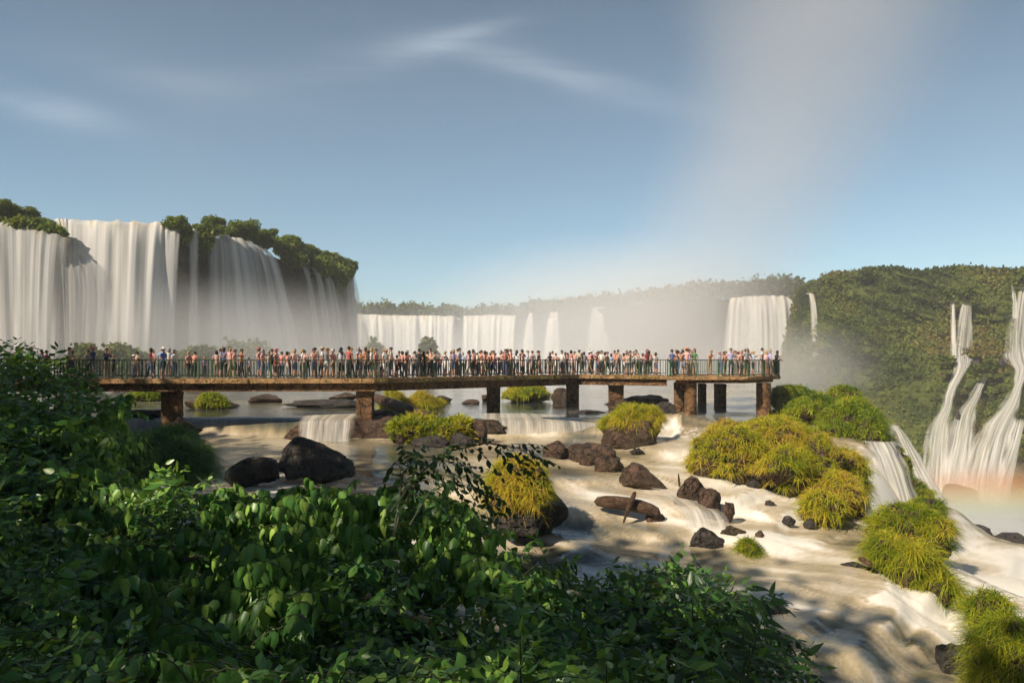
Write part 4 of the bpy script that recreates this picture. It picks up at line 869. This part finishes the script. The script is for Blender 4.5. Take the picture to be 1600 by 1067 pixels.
ribbon([on(1581, 444, 4), on(1584, 470, 6), on(1585, 500, 7)], 'tiny thread left of the tall waterfall at the right edge', FM4, seed=78)
for i_, (a_, b_, y0, y1, lb) in enumerate(((1480, 1494, 451, 463, 'shrub over the source of the thin hillside thread'), (1499, 1526, 449, 466, 'shrub over the brink of the two tier waterfall'), (1536, 1560, 560, 580, 'shrub over the source of the middle stepped stream'), (1470, 1490, 556, 572, 'shrub left of the step in the two tier waterfall'), (1520, 1536, 572, 588, 'shrub right of the step in the two tier waterfall'), (1586, 1612, 430, 444, 'shrub over the brink of the largest hillside waterfall'))):
    bush(a_, b_, y0, y1, float(hillD(np.array(a_*1.), np.array(y1*1.)))-9.5, lb, 440+i_, m='forest', n=900, leaf=.5, group='shrubs at the hillside waterfalls', sink=.1, depth=2)
GN = 'near waterfalls spilling off the river edge'
ribbon([(1368, 686, 38.5, 56), (1376, 700, 38, 62), (1388, 730, 37.3, 66), (1400, 770, 37, 66), (1408, 812, 36.8, 64)], 'near white waterfall pouring between the big grassy islet and the dark rib', seed=81, group=GN, bulge=.7)
ribbon([(1392, 660, 47, 14), (1404, 678, 46.5, 24), (1420, 710, 46, 34), (1436, 742, 45.6, 40), (1462, 790, 45.4, 50)], 'slanting white waterfall behind the dark mossy rib', seed=82, group=GN, bulge=.6)
# ================================================================ GRASS ISLETS
def islet(mounds, label, seed, dens=1., L=(.3, .6), w=.012, m='grass', rocks=(), per=20, tone=.5, group='grassy islets in the river', cat='grassy islet', name='grass_islet', bare=0, droop=(.5, 1.1), depthf=.8):
    rs_ = np.random.RandomState(seed); c0 = at((mounds[0][0]+mounds[0][1])/2, mounds[0][3], mounds[0][4]); e = empty(name, c0); RV, RN, RT_ = [], [], []
    for i, md in enumerate(mounds):
        px0, px1, yt, yb, D = md[:5]; V, Fc = rockshape(seed*3+i, 4, 8, .26, .8, 1.9); W = (px1-px0)/F*D; dp = md[5] if len(md) > 5 else W*depthf
        inh = min(L[1]*.42/D*F, (yb-yt)*.28); V, c = boxfit(V, px0+inh*.6, px1-inh*.6, yt+inh, yb, D, dp, .3)
        o = mk('mound', V, Fc, M['rock'], None, True); o.parent = e; o.matrix_parent_inverse = Matrix.Translation([-float(x) for x in c0])
        n = int(dens*(W*dp+W*(yb-yt)/F*D*1.4)*17); P, nn = sample_surface(V, Fc, n, c[2]+.06+bare*(yb-yt)/F*D, -.25, rs_); RV.append(P); RN.append(nn)
        RT_.append(tone+.42*fbm(P*.75, 3, seed)+rs_.randn(len(P))*.12)
    P = np.concatenate(RV); V, Fc, T = blades(P, np.concatenate(RN), np.concatenate(RT_), L, w, per, droop, rs=rs_)
    o = mk('grass', V, Fc, M[m], None, False, tint=T); o.parent = e; o.matrix_parent_inverse = Matrix.Translation([-float(x) for x in c0]); o['kind'] = 'stuff'
    for j, r in enumerate(rocks):
        r_, _, _ = rock(*r[:5], None, seed*5+j, parent=e, name='rock', **(r[5] if len(r) > 5 else {})); 
    return tag(e, label, cat, group)
islet([(1100, 1330, 652, 772, 29.4, 6), (1082, 1210, 655, 752, 28.6, 4.5), (1150, 1320, 648, 762, 29.5, 5), (1240, 1345, 668, 790, 28, 5), (1170, 1290, 690, 768, 27.2, 3), (1270, 1368, 735, 818, 26, 3.2), (1290, 1372, 700, 800, 28.5, 3), (1258, 1330, 762, 822, 24.6, 2.2)],
      'largest sunlit grassy islet, in front of the right end of the bridge', 501, 1.15, (.3, .6), .012, tone=.52)
islet([(1208, 1300, 598, 640, 50, 5), (1225, 1345, 612, 668, 45, 5), (1290, 1390, 618, 690, 41, 4), (1330, 1392, 640, 700, 39.5, 3), (1300, 1352, 598, 630, 52, 3)], 'bushy grassy islet beyond the platform pier, behind the largest islet', 502, .9, (.4, .75), .022, m='bushy', tone=.42, per=16)
islet([(932, 1046, 630, 690, 36.6, 3.0)], 'round grass topped islet with a bare brown rock face, mid river', 503, 1.5, (.35, .6), .014, tone=.45, bare=.28, rocks=[(955, 1036, 658, 701, 35.6, dict(depth=1.6)), (940, 975, 668, 694, 35.8, dict(depth=1))])
islet([(750, 866, 708, 818, 22.0, 2.4)], 'tall grass covered rock block behind the overhanging branch, nearest the camera', 504, 1.5, (.3, .62), .009, tone=.66, bare=.12, per=22, rocks=[(768, 892, 722, 834, 22.6, dict(depth=1.7, m='rock_grey', cuts=9, prof=[.8, 1, 1, .9, .85, .65, .45])), (762, 850, 796, 830, 21.6, dict(depth=1.2, m='rock_grey'))])
islet([(600, 690, 646, 692, 37.0, 2.2), (660, 745, 652, 694, 37.2, 2.2)], 'bright yellow green leafy islet on the rock ledge below the bridge', 505, 1.5, (.25, .5), .03, m='bushy', tone=.62, per=12, droop=(.2, .6))
islet([(586, 640, 606, 650, 46.5, 3), (622, 692, 606, 644, 48, 3)], 'tall tussock islet behind the second pier, under the bridge', 506, 1.3, (.45, .8), .018, tone=.5)
islet([(782, 860, 600, 627, 56.5, 3.6)], 'low green islet behind the bridge between the third and fourth piers', 507, 1.6, (.35, .6), .03, m='bushy', tone=.55, per=12)
islet([(306, 352, 612, 638, 48.6, 1.8)], 'small round yellow bush of grass on a rock right of the first pier', 508, 2., (.3, .5), .03, m='bushy', tone=.6, per=12)
islet([(190, 252, 606, 628, 57, 3)], 'low green islet glimpsed left of the first pier', 509, 1.5, (.3, .6), .03, m='bushy', tone=.45, per=12)
islet([(1376, 1500, 782, 852, 22.8, 2.2), (1440, 1506, 800, 866, 22.2, 1.6)], 'rounded grass clump at the top of the right hand chain', 510, 1.5, (.35, .65), .009, tone=.42)
islet([(1360, 1430, 830, 905, 20.4, 1.6), (1385, 1480, 838, 940, 19.9, 1.8), (1440, 1512, 880, 956, 19.4, 1.5)], 'long haired grass clump in the middle of the right hand chain', 511, 1.7, (.35, .7), .008, tone=.40)
islet([(1518, 1602, 918, 992, 17.6, 1.3)], 'small grass clump right of the long haired one', 512, 1.8, (.3, .55), .007, tone=.36)
islet([(1540, 1700, 962, 1110, 14.2, 1.8)], 'big grass clump at the bottom right corner of the picture', 513, 2.2, (.35, .6), .006, tone=.30)
islet([(1152, 1195, 838, 880, 21.4, .7)], 'lone small grass tuft among the rapids', 514, 3.5, (.25, .45), .008, tone=.35)
islet([(1392, 1432, 690, 770, 40, 2), (1410, 1470, 745, 800, 37, 2), (1440, 1490, 775, 812, 33, 2)], 'dark mossy rib of rock and grass between the two near waterfalls', 515, 1.0, (.3, .5), .014, tone=.15, m='grass')
islet([(1360, 1400, 676, 692, 40, 1.4)], 'dark overhanging grass lip above the near waterfall', 516, 1.2, (.2, .4), .012, tone=.1)
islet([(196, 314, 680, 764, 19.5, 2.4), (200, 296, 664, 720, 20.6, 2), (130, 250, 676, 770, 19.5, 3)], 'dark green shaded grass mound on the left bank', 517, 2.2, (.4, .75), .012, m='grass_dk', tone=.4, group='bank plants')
# driftwood
def log(pts, rad, label, seed, name='driftwood', cat='log', group='driftwood'):
    b = MB(); pts = [np.array(p) for p in pts]; c = pts[0]; b.tube([p-c for p in pts], rad, 10); V = np.array(b.v); V += .12*max(rad)*fbm(V*3+seed, 3, seed)[:, None]*2
    o = mk(name, V, b.f, M['wood']); o.location = [float(x) for x in c]; m_ = o.modifiers.new('s', 'SUBSURF'); m_.levels = m_.render_levels = 1; return tag(o, label, cat, group)
log([at(926, 783, 24.6), at(960, 784, 24.5), at(1000, 790, 24.3), at(1034, 803, 24.2)], [.20, .26, .27, .2], 'thick driftwood log lying across the rapids', 1)
log([at(974, 818, 24.0), at(980, 798, 24.0), at(988, 780, 24.05), at(993, 766, 24.1)], [.10, .12, .10, .07], 'short stump sticking up slanted in front of the log', 2)
log([at(1062, 762, 25.3), at(1061, 750, 25.3), at(1060, 738, 25.3)], [.05, .045, .02], 'thin upright stick left of the steep angular boulder', 3)
log([at(1341, 871, 20.3), at(1352, 877, 20.1), at(1364, 884, 19.9)], [.09, .09, .08], 'short sawn branch wedged by the right hand grass', 4)
log([at(575, 618, 46), at(620, 632, 43.5), at(660, 650, 41), at(688, 662, 39)], [.34, .36, .38, .3], 'brown fallen trunk slanting down beside the second pier', 5)
# bushes behind the bridge
BB = 'bushes on islets behind the crowd'
for i, a in enumerate(((92, 160, 540, 606, 78, 'brownish bush behind the crowd, leftmost of three before the waterfall'), (140, 226, 535, 606, 80, 'widest brownish bush behind the crowd before the waterfall'), (246, 330, 540, 606, 82, 'brownish bush behind the crowd, right of the widest'), (330, 420, 530, 604, 88, 'pale green misty bush under the thin thread waterfall'),
        (566, 602, 529, 600, 92, 'dark bush peaking over the crowd left of centre'), (655, 682, 528, 600, 92, 'round dark bush over the crowd behind the person in black'))):
    bush(*a, seed=160+i, m='forest', n=2600, leaf=.42, group=BB, sink=.0)
# ================================================================ FOREGROUND BANK AND PLANTS (in the shade)
OUT = np.array([(-260, 500), (-60, 530), (0, 540), (30, 546), (62, 566), (100, 578), (128, 600), (150, 622), (196, 616), (205, 640), (196, 690), (232, 715), (300, 752), (320, 790), (350, 770), (400, 772), (455, 782), (482, 752), (525, 768), (560, 776), (605, 762), (640, 780), (705, 792), (738, 815), (756, 850), (768, 885), (800, 892), (850, 885), (900, 935), (960, 925), (1020, 905), (1080, 902), (1130, 930), (1150, 985), (1165, 1040), (1180, 1120)], float)
def Dfg(px, py):
    t = np.clip((py-560)/507, -.1, 1.4); D = 15-12*np.sign(t)*np.abs(t)**.62; return np.maximum(D, 2.3)+np.clip((px-760)/300, 0, 1)*.6
# bank
bx_ = np.linspace(-500, 1120, 110); bo = np.interp(bx_, [-500, -100, 60, 130, 200, 300, 420, 560, 700, 780, 900, 1120], [520, 560, 610, 660, 715, 830, 860, 880, 930, 1000, 1040, 1100]); tv = np.linspace(0, 1, 60)
BX, BV = np.meshgrid(bx_, tv); BY = bo[None]+BV*(1500-bo[None]); BDp = Dfg(BX, BY)+.9+1.5*sst(0, -.0001, BV-1e-4)
BP = np.stack([(BX-800)/F*BDp, BDp, -(BY-HY)/F*BDp], -1); BP[..., 2] += .18*fbm(BP.reshape(-1, 3)*1.3, 3, 5).reshape(BX.shape)-.25
skirt = BP[:1].copy(); skirt[..., 2] -= 8; skirt2 = BP[:1].copy(); skirt2[..., 1] += .6; skirt2[..., 2] -= .9
BPf = np.concatenate([skirt, skirt2, BP], 0)
tag(mk('riverbank', BPf.reshape(-1, 3), grid_faces(*BPf.shape[:2]), M['soil'], smooth=True), kind='structure')
LEAFN = {'heart': .155, 'oval': .078, 'thin': .09}
def sprigs(N_, poly_ok, kindf, seed, jitter=1.0):
    pass
rsf = np.random.RandomState(77)
def inside(px, py): return py > np.interp(px, OUT[:, 0], OUT[:, 1])
class Plant:
    def __init__(s): s.P = []; s.d = []; s.u = []; s.s = []; s.t = []; s.tw = MB()
def sprig(pl, root, kind, size, n, dirv, tone, arch=.5, hang=.6, rs=rsf, twig=.006):
    L = n*size*.42; d = unit(dirv); ts = np.linspace(.15, 1, n); path = [root+d*L*t+np.array([0, 0, -arch*L*t*t]) for t in np.linspace(0, 1, 5)]
    pl.tw.tube(path, [twig, twig*.9, twig*.75, twig*.6, twig*.3], 4, cap=False)
    side = unit(np.cross(d, np.array([0, 0, 1.])+rs.randn(3)*.2))
    for i, t in enumerate(ts):
        p = root+d*L*t+np.array([0, 0, -arch*L*t*t]); sg = 1 if i % 2 else -1
        if i == n-1: sg = 0
        ld = d*(.5 if sg else 1.)+side*sg*.9+rs.randn(3)*.34; ld = unit(ld)*(1-hang)+np.array([0, 0, -1.])*hang
        up = np.array([0, 0, 1.])*(1-hang*.6)+np.array([0, -1., 0.1])*hang+rs.randn(3)*.55
        pl.P.append(p); pl.d.append(ld); pl.u.append(up); pl.s.append(size*rs.uniform(.65, 1.2)*(1 if t < .85 else .75)); pl.t.append(tone+rs.randn()*.23+(.22 if t > .85 else 0))
def finish(pl, name, kind, m, label, cat, group, c):
    V, Fc, T = place_leaves(kind, np.array(pl.P), np.array(pl.d), np.array(pl.u), np.array(pl.s), np.array(pl.t)); e = empty(name, c)
    mk('foliage', V-c, Fc, M[m], e, True, tint=T); mk('twigs', np.array(pl.tw.v)-c, pl.tw.f, M['twig'], e)['kind'] = 'stuff'; return tag(e, label, cat, group)
# shrub centres: px, py, kind, label
SH = [(20, 600, 'oval', 'small leaved shrub at the far left edge reaching up over the bridge'), (110, 640, 'oval', 'shrub in front of the shaded left end of the bridge'), (165, 690, 'heart', 'glossy leaved bush left of the shaded grass mound'),
      (40, 760, 'oval', 'dense shrub at the left edge below the level of the bridge'), (150, 800, 'heart', 'bush of drooping leaves under the shaded grass mound'), (260, 800, 'oval', 'fine leaved shrub at the foot of the shaded grass mound'),
      (370, 830, 'heart', 'heart leaved bush in front of the flat topped boulder'), (500, 820, 'heart', 'heart leaved bush in front of the peaked boulder'), (640, 830, 'heart', 'heart leaved bush under the overhanging branch'), (720, 880, 'heart', 'drooping bush that ends beside the tall grassy block'),
      (60, 900, 'oval', 'dark small leaved shrub at the left edge, above the black corner'), (250, 930, 'heart', 'broad leaved bush low at left with light green leaf tips'), (420, 950, 'heart', 'broad leaved bush at the bottom, left of the middle'), (590, 960, 'oval', 'mixed green shrub at the bottom with gaps showing water'),
      (740, 980, 'oval', 'pointed leaved shrub at the bottom middle'), (120, 1020, 'oval', 'dim shrub in the bottom left corner'), (340, 1050, 'heart', 'lowest broad leaved bush along the bottom edge'), (870, 980, 'oval', 'dense dark shrub in front of the shaded pool'), (980, 990, 'oval', 'shrub with fanned leaves right of the dense dark one'), (1080, 990, 'thin', 'narrow leaved shrub at the right end of the foreground plants'),
      (560, 1060, 'oval', 'shrub along the bottom edge under the mixed green one'), (820, 1060, 'oval', 'shrub along the bottom edge under the dense dark one')]
plants = [Plant() for _ in SH]; SHc = np.array([(a, b_) for a, b_, _, _ in SH], float)
def tryadd(px, py, back=0.):
    ks = float(np.clip(1.12-(py-900)/400, .62, 1)) if py > 900 else 1.; i = int(np.argmin(((SHc-np.array([px, py]))**2).sum(1)+rsf.rand(len(SH))*1800)); kd = SH[i][2]
    D = float(Dfg(px, py))+rsf.uniform(-.6, .95)+back; root = at(px, py, D); tone = .40+.30*vn(np.array([[px*.012, py*.012, 3.]]), 6)[0]
    if kd == 'heart': sprig(plants[i], root, kd, ks*LEAFN[kd]*rsf.uniform(.75, 1.15)*(1 if py > 730 else .95), rsf.randint(5, 8), np.array([rsf.uniform(-.8, 1), rsf.uniform(-.9, .2), rsf.uniform(-.1, 1.)]), tone, rsf.uniform(.4, .9), rsf.uniform(.5, .9), twig=.005)
    elif kd == 'oval': sprig(plants[i], root, kd, ks*LEAFN[kd]*rsf.uniform(.8, 1.5)*(1.75 if py < 780 else 1.15), rsf.randint(7, 12), np.array([rsf.uniform(-1, 1), rsf.uniform(-.9, .2), rsf.uniform(-.1, 1.)]), tone, rsf.uniform(.1, .7), rsf.uniform(.1, .45), twig=.0035)
    else: sprig(plants[i], root, kd, LEAFN[kd]*rsf.uniform(1., 1.5), rsf.randint(8, 13), np.array([rsf.uniform(-.5, 1), rsf.uniform(-.9, .2), rsf.uniform(-.1, .9)]), tone, rsf.uniform(.2, .7), rsf.uniform(.1, .4), twig=.0035)
n = 0
while n < 5600:
    px = rsf.uniform(-120, 1170); py = rsf.uniform(530, 1130)
    yo = np.interp(px, OUT[:, 0], OUT[:, 1])
    if py < yo+10: continue
    if py < 760 and px > 200: continue
    dens = 1.0 if px < 330 else .85
    if py > 760 and px > 330: dens = .8+.2*(px > 760)
    if px > 560 and px < 800 and 880 < py < 1030: dens *= .4
    if px < 150 and py > 960: dens *= .45
    if rsf.rand() > dens: continue
    if py > yo+40 and vn(np.array([[px*.017, py*.021, 1.]]), 33)[0] > .25 and rsf.rand() < .72: continue
    tryadd(px, py, rsf.choice([0, .5, 1.1])); n += 1
for _ in range(420):          # edge sprigs standing free of the outline
    px = rsf.uniform(-100, 1140); yo = np.interp(px, OUT[:, 0], OUT[:, 1])
    if 205 < px < 318: continue
    tryadd(px, yo+rsf.uniform(-2, 22), .2)
for pl, (a, b_, kd, lb) in zip(plants, SH):
    if pl.P: finish(pl, 'shrub', kd, {'heart': 'broad', 'oval': 'small', 'thin': 'small'}[kd], lb, 'shrub', 'shaded shrubs on the near bank', at(a, b_+40, float(Dfg(a, b_+40))))
# arching sprays with rows of leaflets
def spray(pts, D0, D1, label, seed, size=.1, side=True, lf=26, kind='thin', m='spray', tw=.010, hang=.35):
    rs = np.random.RandomState(seed); pl = Plant(); Pw = [at(x, y, D0+(D1-D0)*i/(len(pts)-1)) for i, (x, y) in enumerate(pts)]; pl.tw.tube(Pw, [tw*(1-.75*i/(len(Pw)-1)) for i in range(len(Pw))], 5)
    segs = np.array(Pw); t = np.linspace(0, len(Pw)-1, lf)
    for j, tt in enumerate(t[2:]):
        i = min(int(tt), len(Pw)-2); p = segs[i]+(segs[i+1]-segs[i])*(tt-i); d = unit(segs[i+1]-segs[i]); sg = 1 if j % 2 else -1
        dv = d*.75+np.array([0, 0, .45*sg-.15])+np.array([0, rs.uniform(-.6, .6), 0])+rs.randn(3)*.1
        sprig(pl, p, kind, size*rs.uniform(.8, 1.15), rs.randint(6, 11), dv, .4, .35, hang, rs, .003)
    return finish(pl, 'branch', kind, m, label, 'branch', 'leafy branches reaching over the river', Pw[0])
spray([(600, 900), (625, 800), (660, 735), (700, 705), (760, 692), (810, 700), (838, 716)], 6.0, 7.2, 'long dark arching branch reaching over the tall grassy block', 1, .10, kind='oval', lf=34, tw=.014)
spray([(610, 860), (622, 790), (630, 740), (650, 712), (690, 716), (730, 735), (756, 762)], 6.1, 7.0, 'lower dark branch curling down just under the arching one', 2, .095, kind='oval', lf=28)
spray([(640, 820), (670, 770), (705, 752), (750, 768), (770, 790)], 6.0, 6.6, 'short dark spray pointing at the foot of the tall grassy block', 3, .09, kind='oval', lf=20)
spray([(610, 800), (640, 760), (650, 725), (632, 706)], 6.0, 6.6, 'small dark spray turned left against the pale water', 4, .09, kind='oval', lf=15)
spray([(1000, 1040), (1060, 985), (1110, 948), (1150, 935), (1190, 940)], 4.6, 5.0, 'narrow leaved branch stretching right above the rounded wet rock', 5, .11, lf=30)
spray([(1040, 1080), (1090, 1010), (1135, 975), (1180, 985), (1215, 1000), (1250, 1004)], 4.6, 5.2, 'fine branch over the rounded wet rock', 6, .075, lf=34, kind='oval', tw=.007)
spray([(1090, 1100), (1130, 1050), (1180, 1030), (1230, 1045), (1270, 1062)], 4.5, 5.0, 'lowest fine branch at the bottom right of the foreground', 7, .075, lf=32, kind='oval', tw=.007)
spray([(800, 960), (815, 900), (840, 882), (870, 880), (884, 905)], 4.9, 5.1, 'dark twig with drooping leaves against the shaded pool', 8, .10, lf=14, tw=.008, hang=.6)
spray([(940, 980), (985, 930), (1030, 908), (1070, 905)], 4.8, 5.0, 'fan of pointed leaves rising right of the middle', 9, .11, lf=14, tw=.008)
def stalk(px, yb, yt, D, label, seed):
    rs = np.random.RandomState(seed); pl = Plant(); a = at(px, yb, D); b_ = at(px+rs.uniform(-6, 6), yt, D); pl.tw.tube([a, (a+b_)/2+rs.randn(3)*.01, b_], [.005, .004, .0015], 5)
    for t in np.linspace(.45, .95, 6):
        p = a+(b_-a)*t; sprig(pl, p, 'thin', .035, 3, np.array([rs.choice([-1, 1])*.8, rs.uniform(-.3, .3), .7]), .4, .1, .1, rs, .002)
    finish(pl, 'weed_stalk', 'thin', 'spray', label, 'weed', 'thin stalks above the near plants', a)
stalk(828, 900, 850, 4.9, 'thin weed stalk with tiny side twigs in front of the pool', 1); stalk(988, 930, 880, 4.8, 'thin weed stalk with tiny leaves right of the first one', 2); stalk(735, 850, 800, 5.6, 'bare thin stalk beside the drooping bush', 3); stalk(748, 862, 806, 5.6, 'bare thin stalk just right of its neighbour by the drooping bush', 4)
# ================================================================ HILL AND FOREST BESIDE AND BEHIND THE CAMERA (casts the shade)
EDGE = [(-62, 62, -3.5), (-36, 49, -3.5), (-21.3, 40.5, -1.2), (-13, 35.5, -4.6), (-5.6, 30, -4.7), (-4.6, 25, -5.0), (-3.4, 20.5, -5.4), (-1.5, 18.6, -6), (1.2, 19.2, -6), (3.4, 22.2, -6.1), (4.6, 22.2, -6.1), (6.5, 20.2, -6.2), (7.3, 18.2, -6.3), (9.6, 17.2, -6.9), (11.2, 15.9, -7.6), (12, 13, -7.5), (17, 8, -8)]
HT = 21.0; ridgeP = []
for i, (x, y, z) in enumerate(EDGE):
    t = (HT-z)/math.sin(EL); p = np.array([x, y, z])-Ld*t; ridgeP.append(p)
ridgeP = np.array(ridgeP)
rt = np.linspace(0, len(ridgeP)-1, 120); RPt = np.stack([np.interp(rt, np.arange(len(ridgeP)), ridgeP[:, i]) for i in range(3)], 1)
RPt[:, 2] += .5*vn(np.stack([rt*3, rt*0, rt*0], 1), 4)
bk = np.array([-math.sin(AZ), -math.cos(AZ), 0])
rowsH = []
def hrow(o_, z_): q_ = RPt+bk*o_; q_[:, 2] = z_+(RPt[:, 2]-HT)*(1 if z_ > 5 else 0); return q_
HVt = np.concatenate([hrow(*a) for a in ((-2.5, -12), (-1.6, -3.), (-.8, 5), (0, 8.5), (3, 9), (9, 8), (26, 4), (60, -6))]); HVt[:, :2] += .5*np.stack([fbm(HVt*.3, 3, 8), fbm(HVt*.3, 3, 9)], 1)
tag(mk('hill', HVt, grid_faces(8, 120), M['soil'], smooth=True), kind='structure')
CVt = np.concatenate([hrow(*a) for a in ((-1, 5), (-.6, 12), (0, HT+.3), (3, HT-1), (9, HT-5))])
o = cover('forest', CVt, tri(grid_faces(5, 120)), 1950, .62, M['far'], 91, per=7, nz=-1.1); tag(o, 'shading forest wall beside the camera on the near hill', 'forest', kind='stuff')
b = MB(); rs = np.random.RandomState(8)
for i in range(45):
    p = RPt[rs.randint(120)]+bk*rs.uniform(0, 6); b.tube([(p[0], p[1], 6), (p[0]+rs.uniform(-.5, .5), p[1], 12), (p[0]+rs.uniform(-1, 1), p[1], HT-1)], [.28, .2, .06], 6)
tag(b.build('forest', M['bark']), 'tall bare trunks inside the shading forest wall', 'forest', kind='stuff')
# ================================================================ AIR: HAZE AND SPRAY
def volume_obj(name, V, Fc, dens_fn, label=None, col=(.9, .92, .95), loc=None, kind='stuff', aniso=0.):
    m = mat(name); k = N(m); d_ = dens_fn(k) if callable(dens_fn) else dens_fn
    pv = k.add('ShaderNodeVolumePrincipled', {'Color': col+(1,), 'Density': d_, 'Anisotropy': aniso}) if not hasattr(col, 'is_output') else None
    k.out(None, pv.outputs[0]); o = mk(name, V, Fc, m, loc=loc); return tag(o, label, None, None, kind)
b = MB(); b.box((60, 148, 48), (460, 410, 178)); HZ = b
volume_obj('haze', HZ.v, HZ.f, .0006, 'pale even haze filling the air of the gorge', (.88, .91, .94))
def mist(px, py, D, rx, ry, rz, dens, label, seed, nsc=2.2, col=(.97, .98, .995), flat=0, pw=1.6):
    V, Fc = ico(3); c = at(px, py, D); V = V*np.array([rx, ry, rz])
    def fn(k):
        tc = k.add('ShaderNodeTexCoord').outputs['Object']; s_ = k.scaled(tc, (1/rx, 1/ry, 1/rz)); ln = k.add('ShaderNodeVectorMath', {0: s_}, operation='DOT_PRODUCT'); k.l.new(s_, ln.inputs[1])
        f = k.math('POWER', k.math('SUBTRACT', 1., ln.outputs['Value'], clamp=True), pw)
        return k.math('MULTIPLY', f, dens)
    return tag(volume_obj('mist', V+c, Fc, fn, label, col, c), None, 'mist')
mist(250, 585, 90, 56, 17, 14, .075, 'white spray along the foot of the left waterfalls', 1)
mist(640, 590, 225, 64, 45, 22, .016, 'bright haze in the gorge before the long far falls', 2)
mist(960, 560, 215, 80, 30, 42, .055, 'thick spray veiling the distant falls left of the big cream one', 3)
mist(1215, 600, 165, 32, 16, 18, .045, 'spray at the foot of the big cream waterfall', 4)
mist(1505, 830, 104, 30, 11, 8, .055, 'spray pooling below the right hillside waterfalls', 5)
mist(1560, 860, 62, 15, 14, 7, .08, 'low spray over the pool beyond the right grass clumps', 6)
def rainbow_col(k):  # rainbow light painted as colour bands up the height of the spray
    tc = k.add('ShaderNodeSeparateXYZ', {0: k.add('ShaderNodeTexCoord').outputs['Object']}); h_ = k.math('ADD', k.math('MULTIPLY', tc.outputs[2], 1/14.), .5, clamp=True)
    return k.ramp(h_, [(0, (.62, .55, .95)), (.28, (.62, .75, .95)), (.42, (.72, .95, .62)), (.56, (1, .85, .38)), (.72, (1, .52, .25)), (.9, (.95, .80, .74))])
V, Fc = ico(3); c = at(1550, 785, 103); m = mat('rainbow_mist'); k = N(m)
s_ = k.scaled(k.add('ShaderNodeTexCoord').outputs['Object'], (1/16, 1/5, 1/7)); ln = k.add('ShaderNodeVectorMath', {0: s_}, operation='DOT_PRODUCT'); k.l.new(s_, ln.inputs[1])
pv = k.add('ShaderNodeVolumePrincipled', {'Density': k.math('MULTIPLY', k.math('POWER', k.math('SUBTRACT', 1., ln.outputs['Value'], clamp=True), 1.3), .19), 'Color': rainbow_col(k)})
k.out(None, pv.outputs[0]); tag(mk('mist', V*np.array([16, 5, 7])+c, Fc, m, loc=c), 'spray tinted with a faint rainbow at the foot of the right waterfalls', None, 'mist', 'stuff')
# the tall spray column that leans to the right
zz = np.array([-26, 10, 31, 50, 79, 108, 128.]); Dp = 205
cxs = np.array([1010, 1060, 1115, 1185, 1268, 1280, 1270]); rr = np.array([44, 44, 43, 41, 42, 50, 58.]); CX = (cxs-800)/F*Dp
zi = np.linspace(-26, 128, 30); ci_ = np.interp(zi, zz, CX); ri_ = np.interp(zi, zz, rr); co_ = np.polyfit(zi, ci_, 3); cr_ = np.polyfit(zi, ri_, 2)
ci_ = np.polyval(co_, zi); ri_ = np.polyval(cr_, zi); a = np.linspace(0, 2*np.pi, 29)[:-1]
V = np.concatenate([np.stack([c_+np.cos(a)*r_, Dp+np.sin(a)*r_, a*0+z_], 1) for c_, r_, z_ in zip(ci_, ri_, zi)]); n_ = len(a)
Fc = [(i*n_+j, i*n_+(j+1) % n_, (i+1)*n_+(j+1) % n_, (i+1)*n_+j) for i in range(29) for j in range(n_)]+[tuple(range(n_-1, -1, -1)), tuple(29*n_+j for j in range(n_))]
def plume(k):
    p = k.add('ShaderNodeNewGeometry').outputs['Position']; s_ = k.add('ShaderNodeSeparateXYZ', {0: p}); z = s_.outputs[2]
    def poly(cs):
        r = float(cs[0])
        for c_ in cs[1:]: r = k.math('ADD', k.math('MULTIPLY', r, z), float(c_))
        return r
    X_ = k.math('SUBTRACT', s_.outputs[0], poly(co_)); Y_ = k.math('SUBTRACT', s_.outputs[1], float(Dp)); Rr = poly(cr_)
    r2 = k.math('DIVIDE', k.math('ADD', k.math('MULTIPLY', X_, X_), k.math('MULTIPLY', Y_, Y_)), k.math('MULTIPLY', Rr, Rr))
    f = k.math('POWER', k.math('SUBTRACT', 1., r2, clamp=True), 2.0); nn_ = k.ramp(k.noise(p, .022, 2, .5), [(.3, .45), (.7, 1)])
    g = k.math('MULTIPLY', k.math('MULTIPLY', k.math('ADD', z, 26), .08, clamp=True), k.math('MULTIPLY', k.math('SUBTRACT', 128, z), .06, clamp=True))
    return k.math('MULTIPLY', k.math('MULTIPLY', k.math('MULTIPLY', f, nn_), g), .014)
tag(volume_obj('mist', V, Fc, plume, 'tall faint column of spray drifting up and right into the sky', (.93, .90, .90)), None, 'mist')
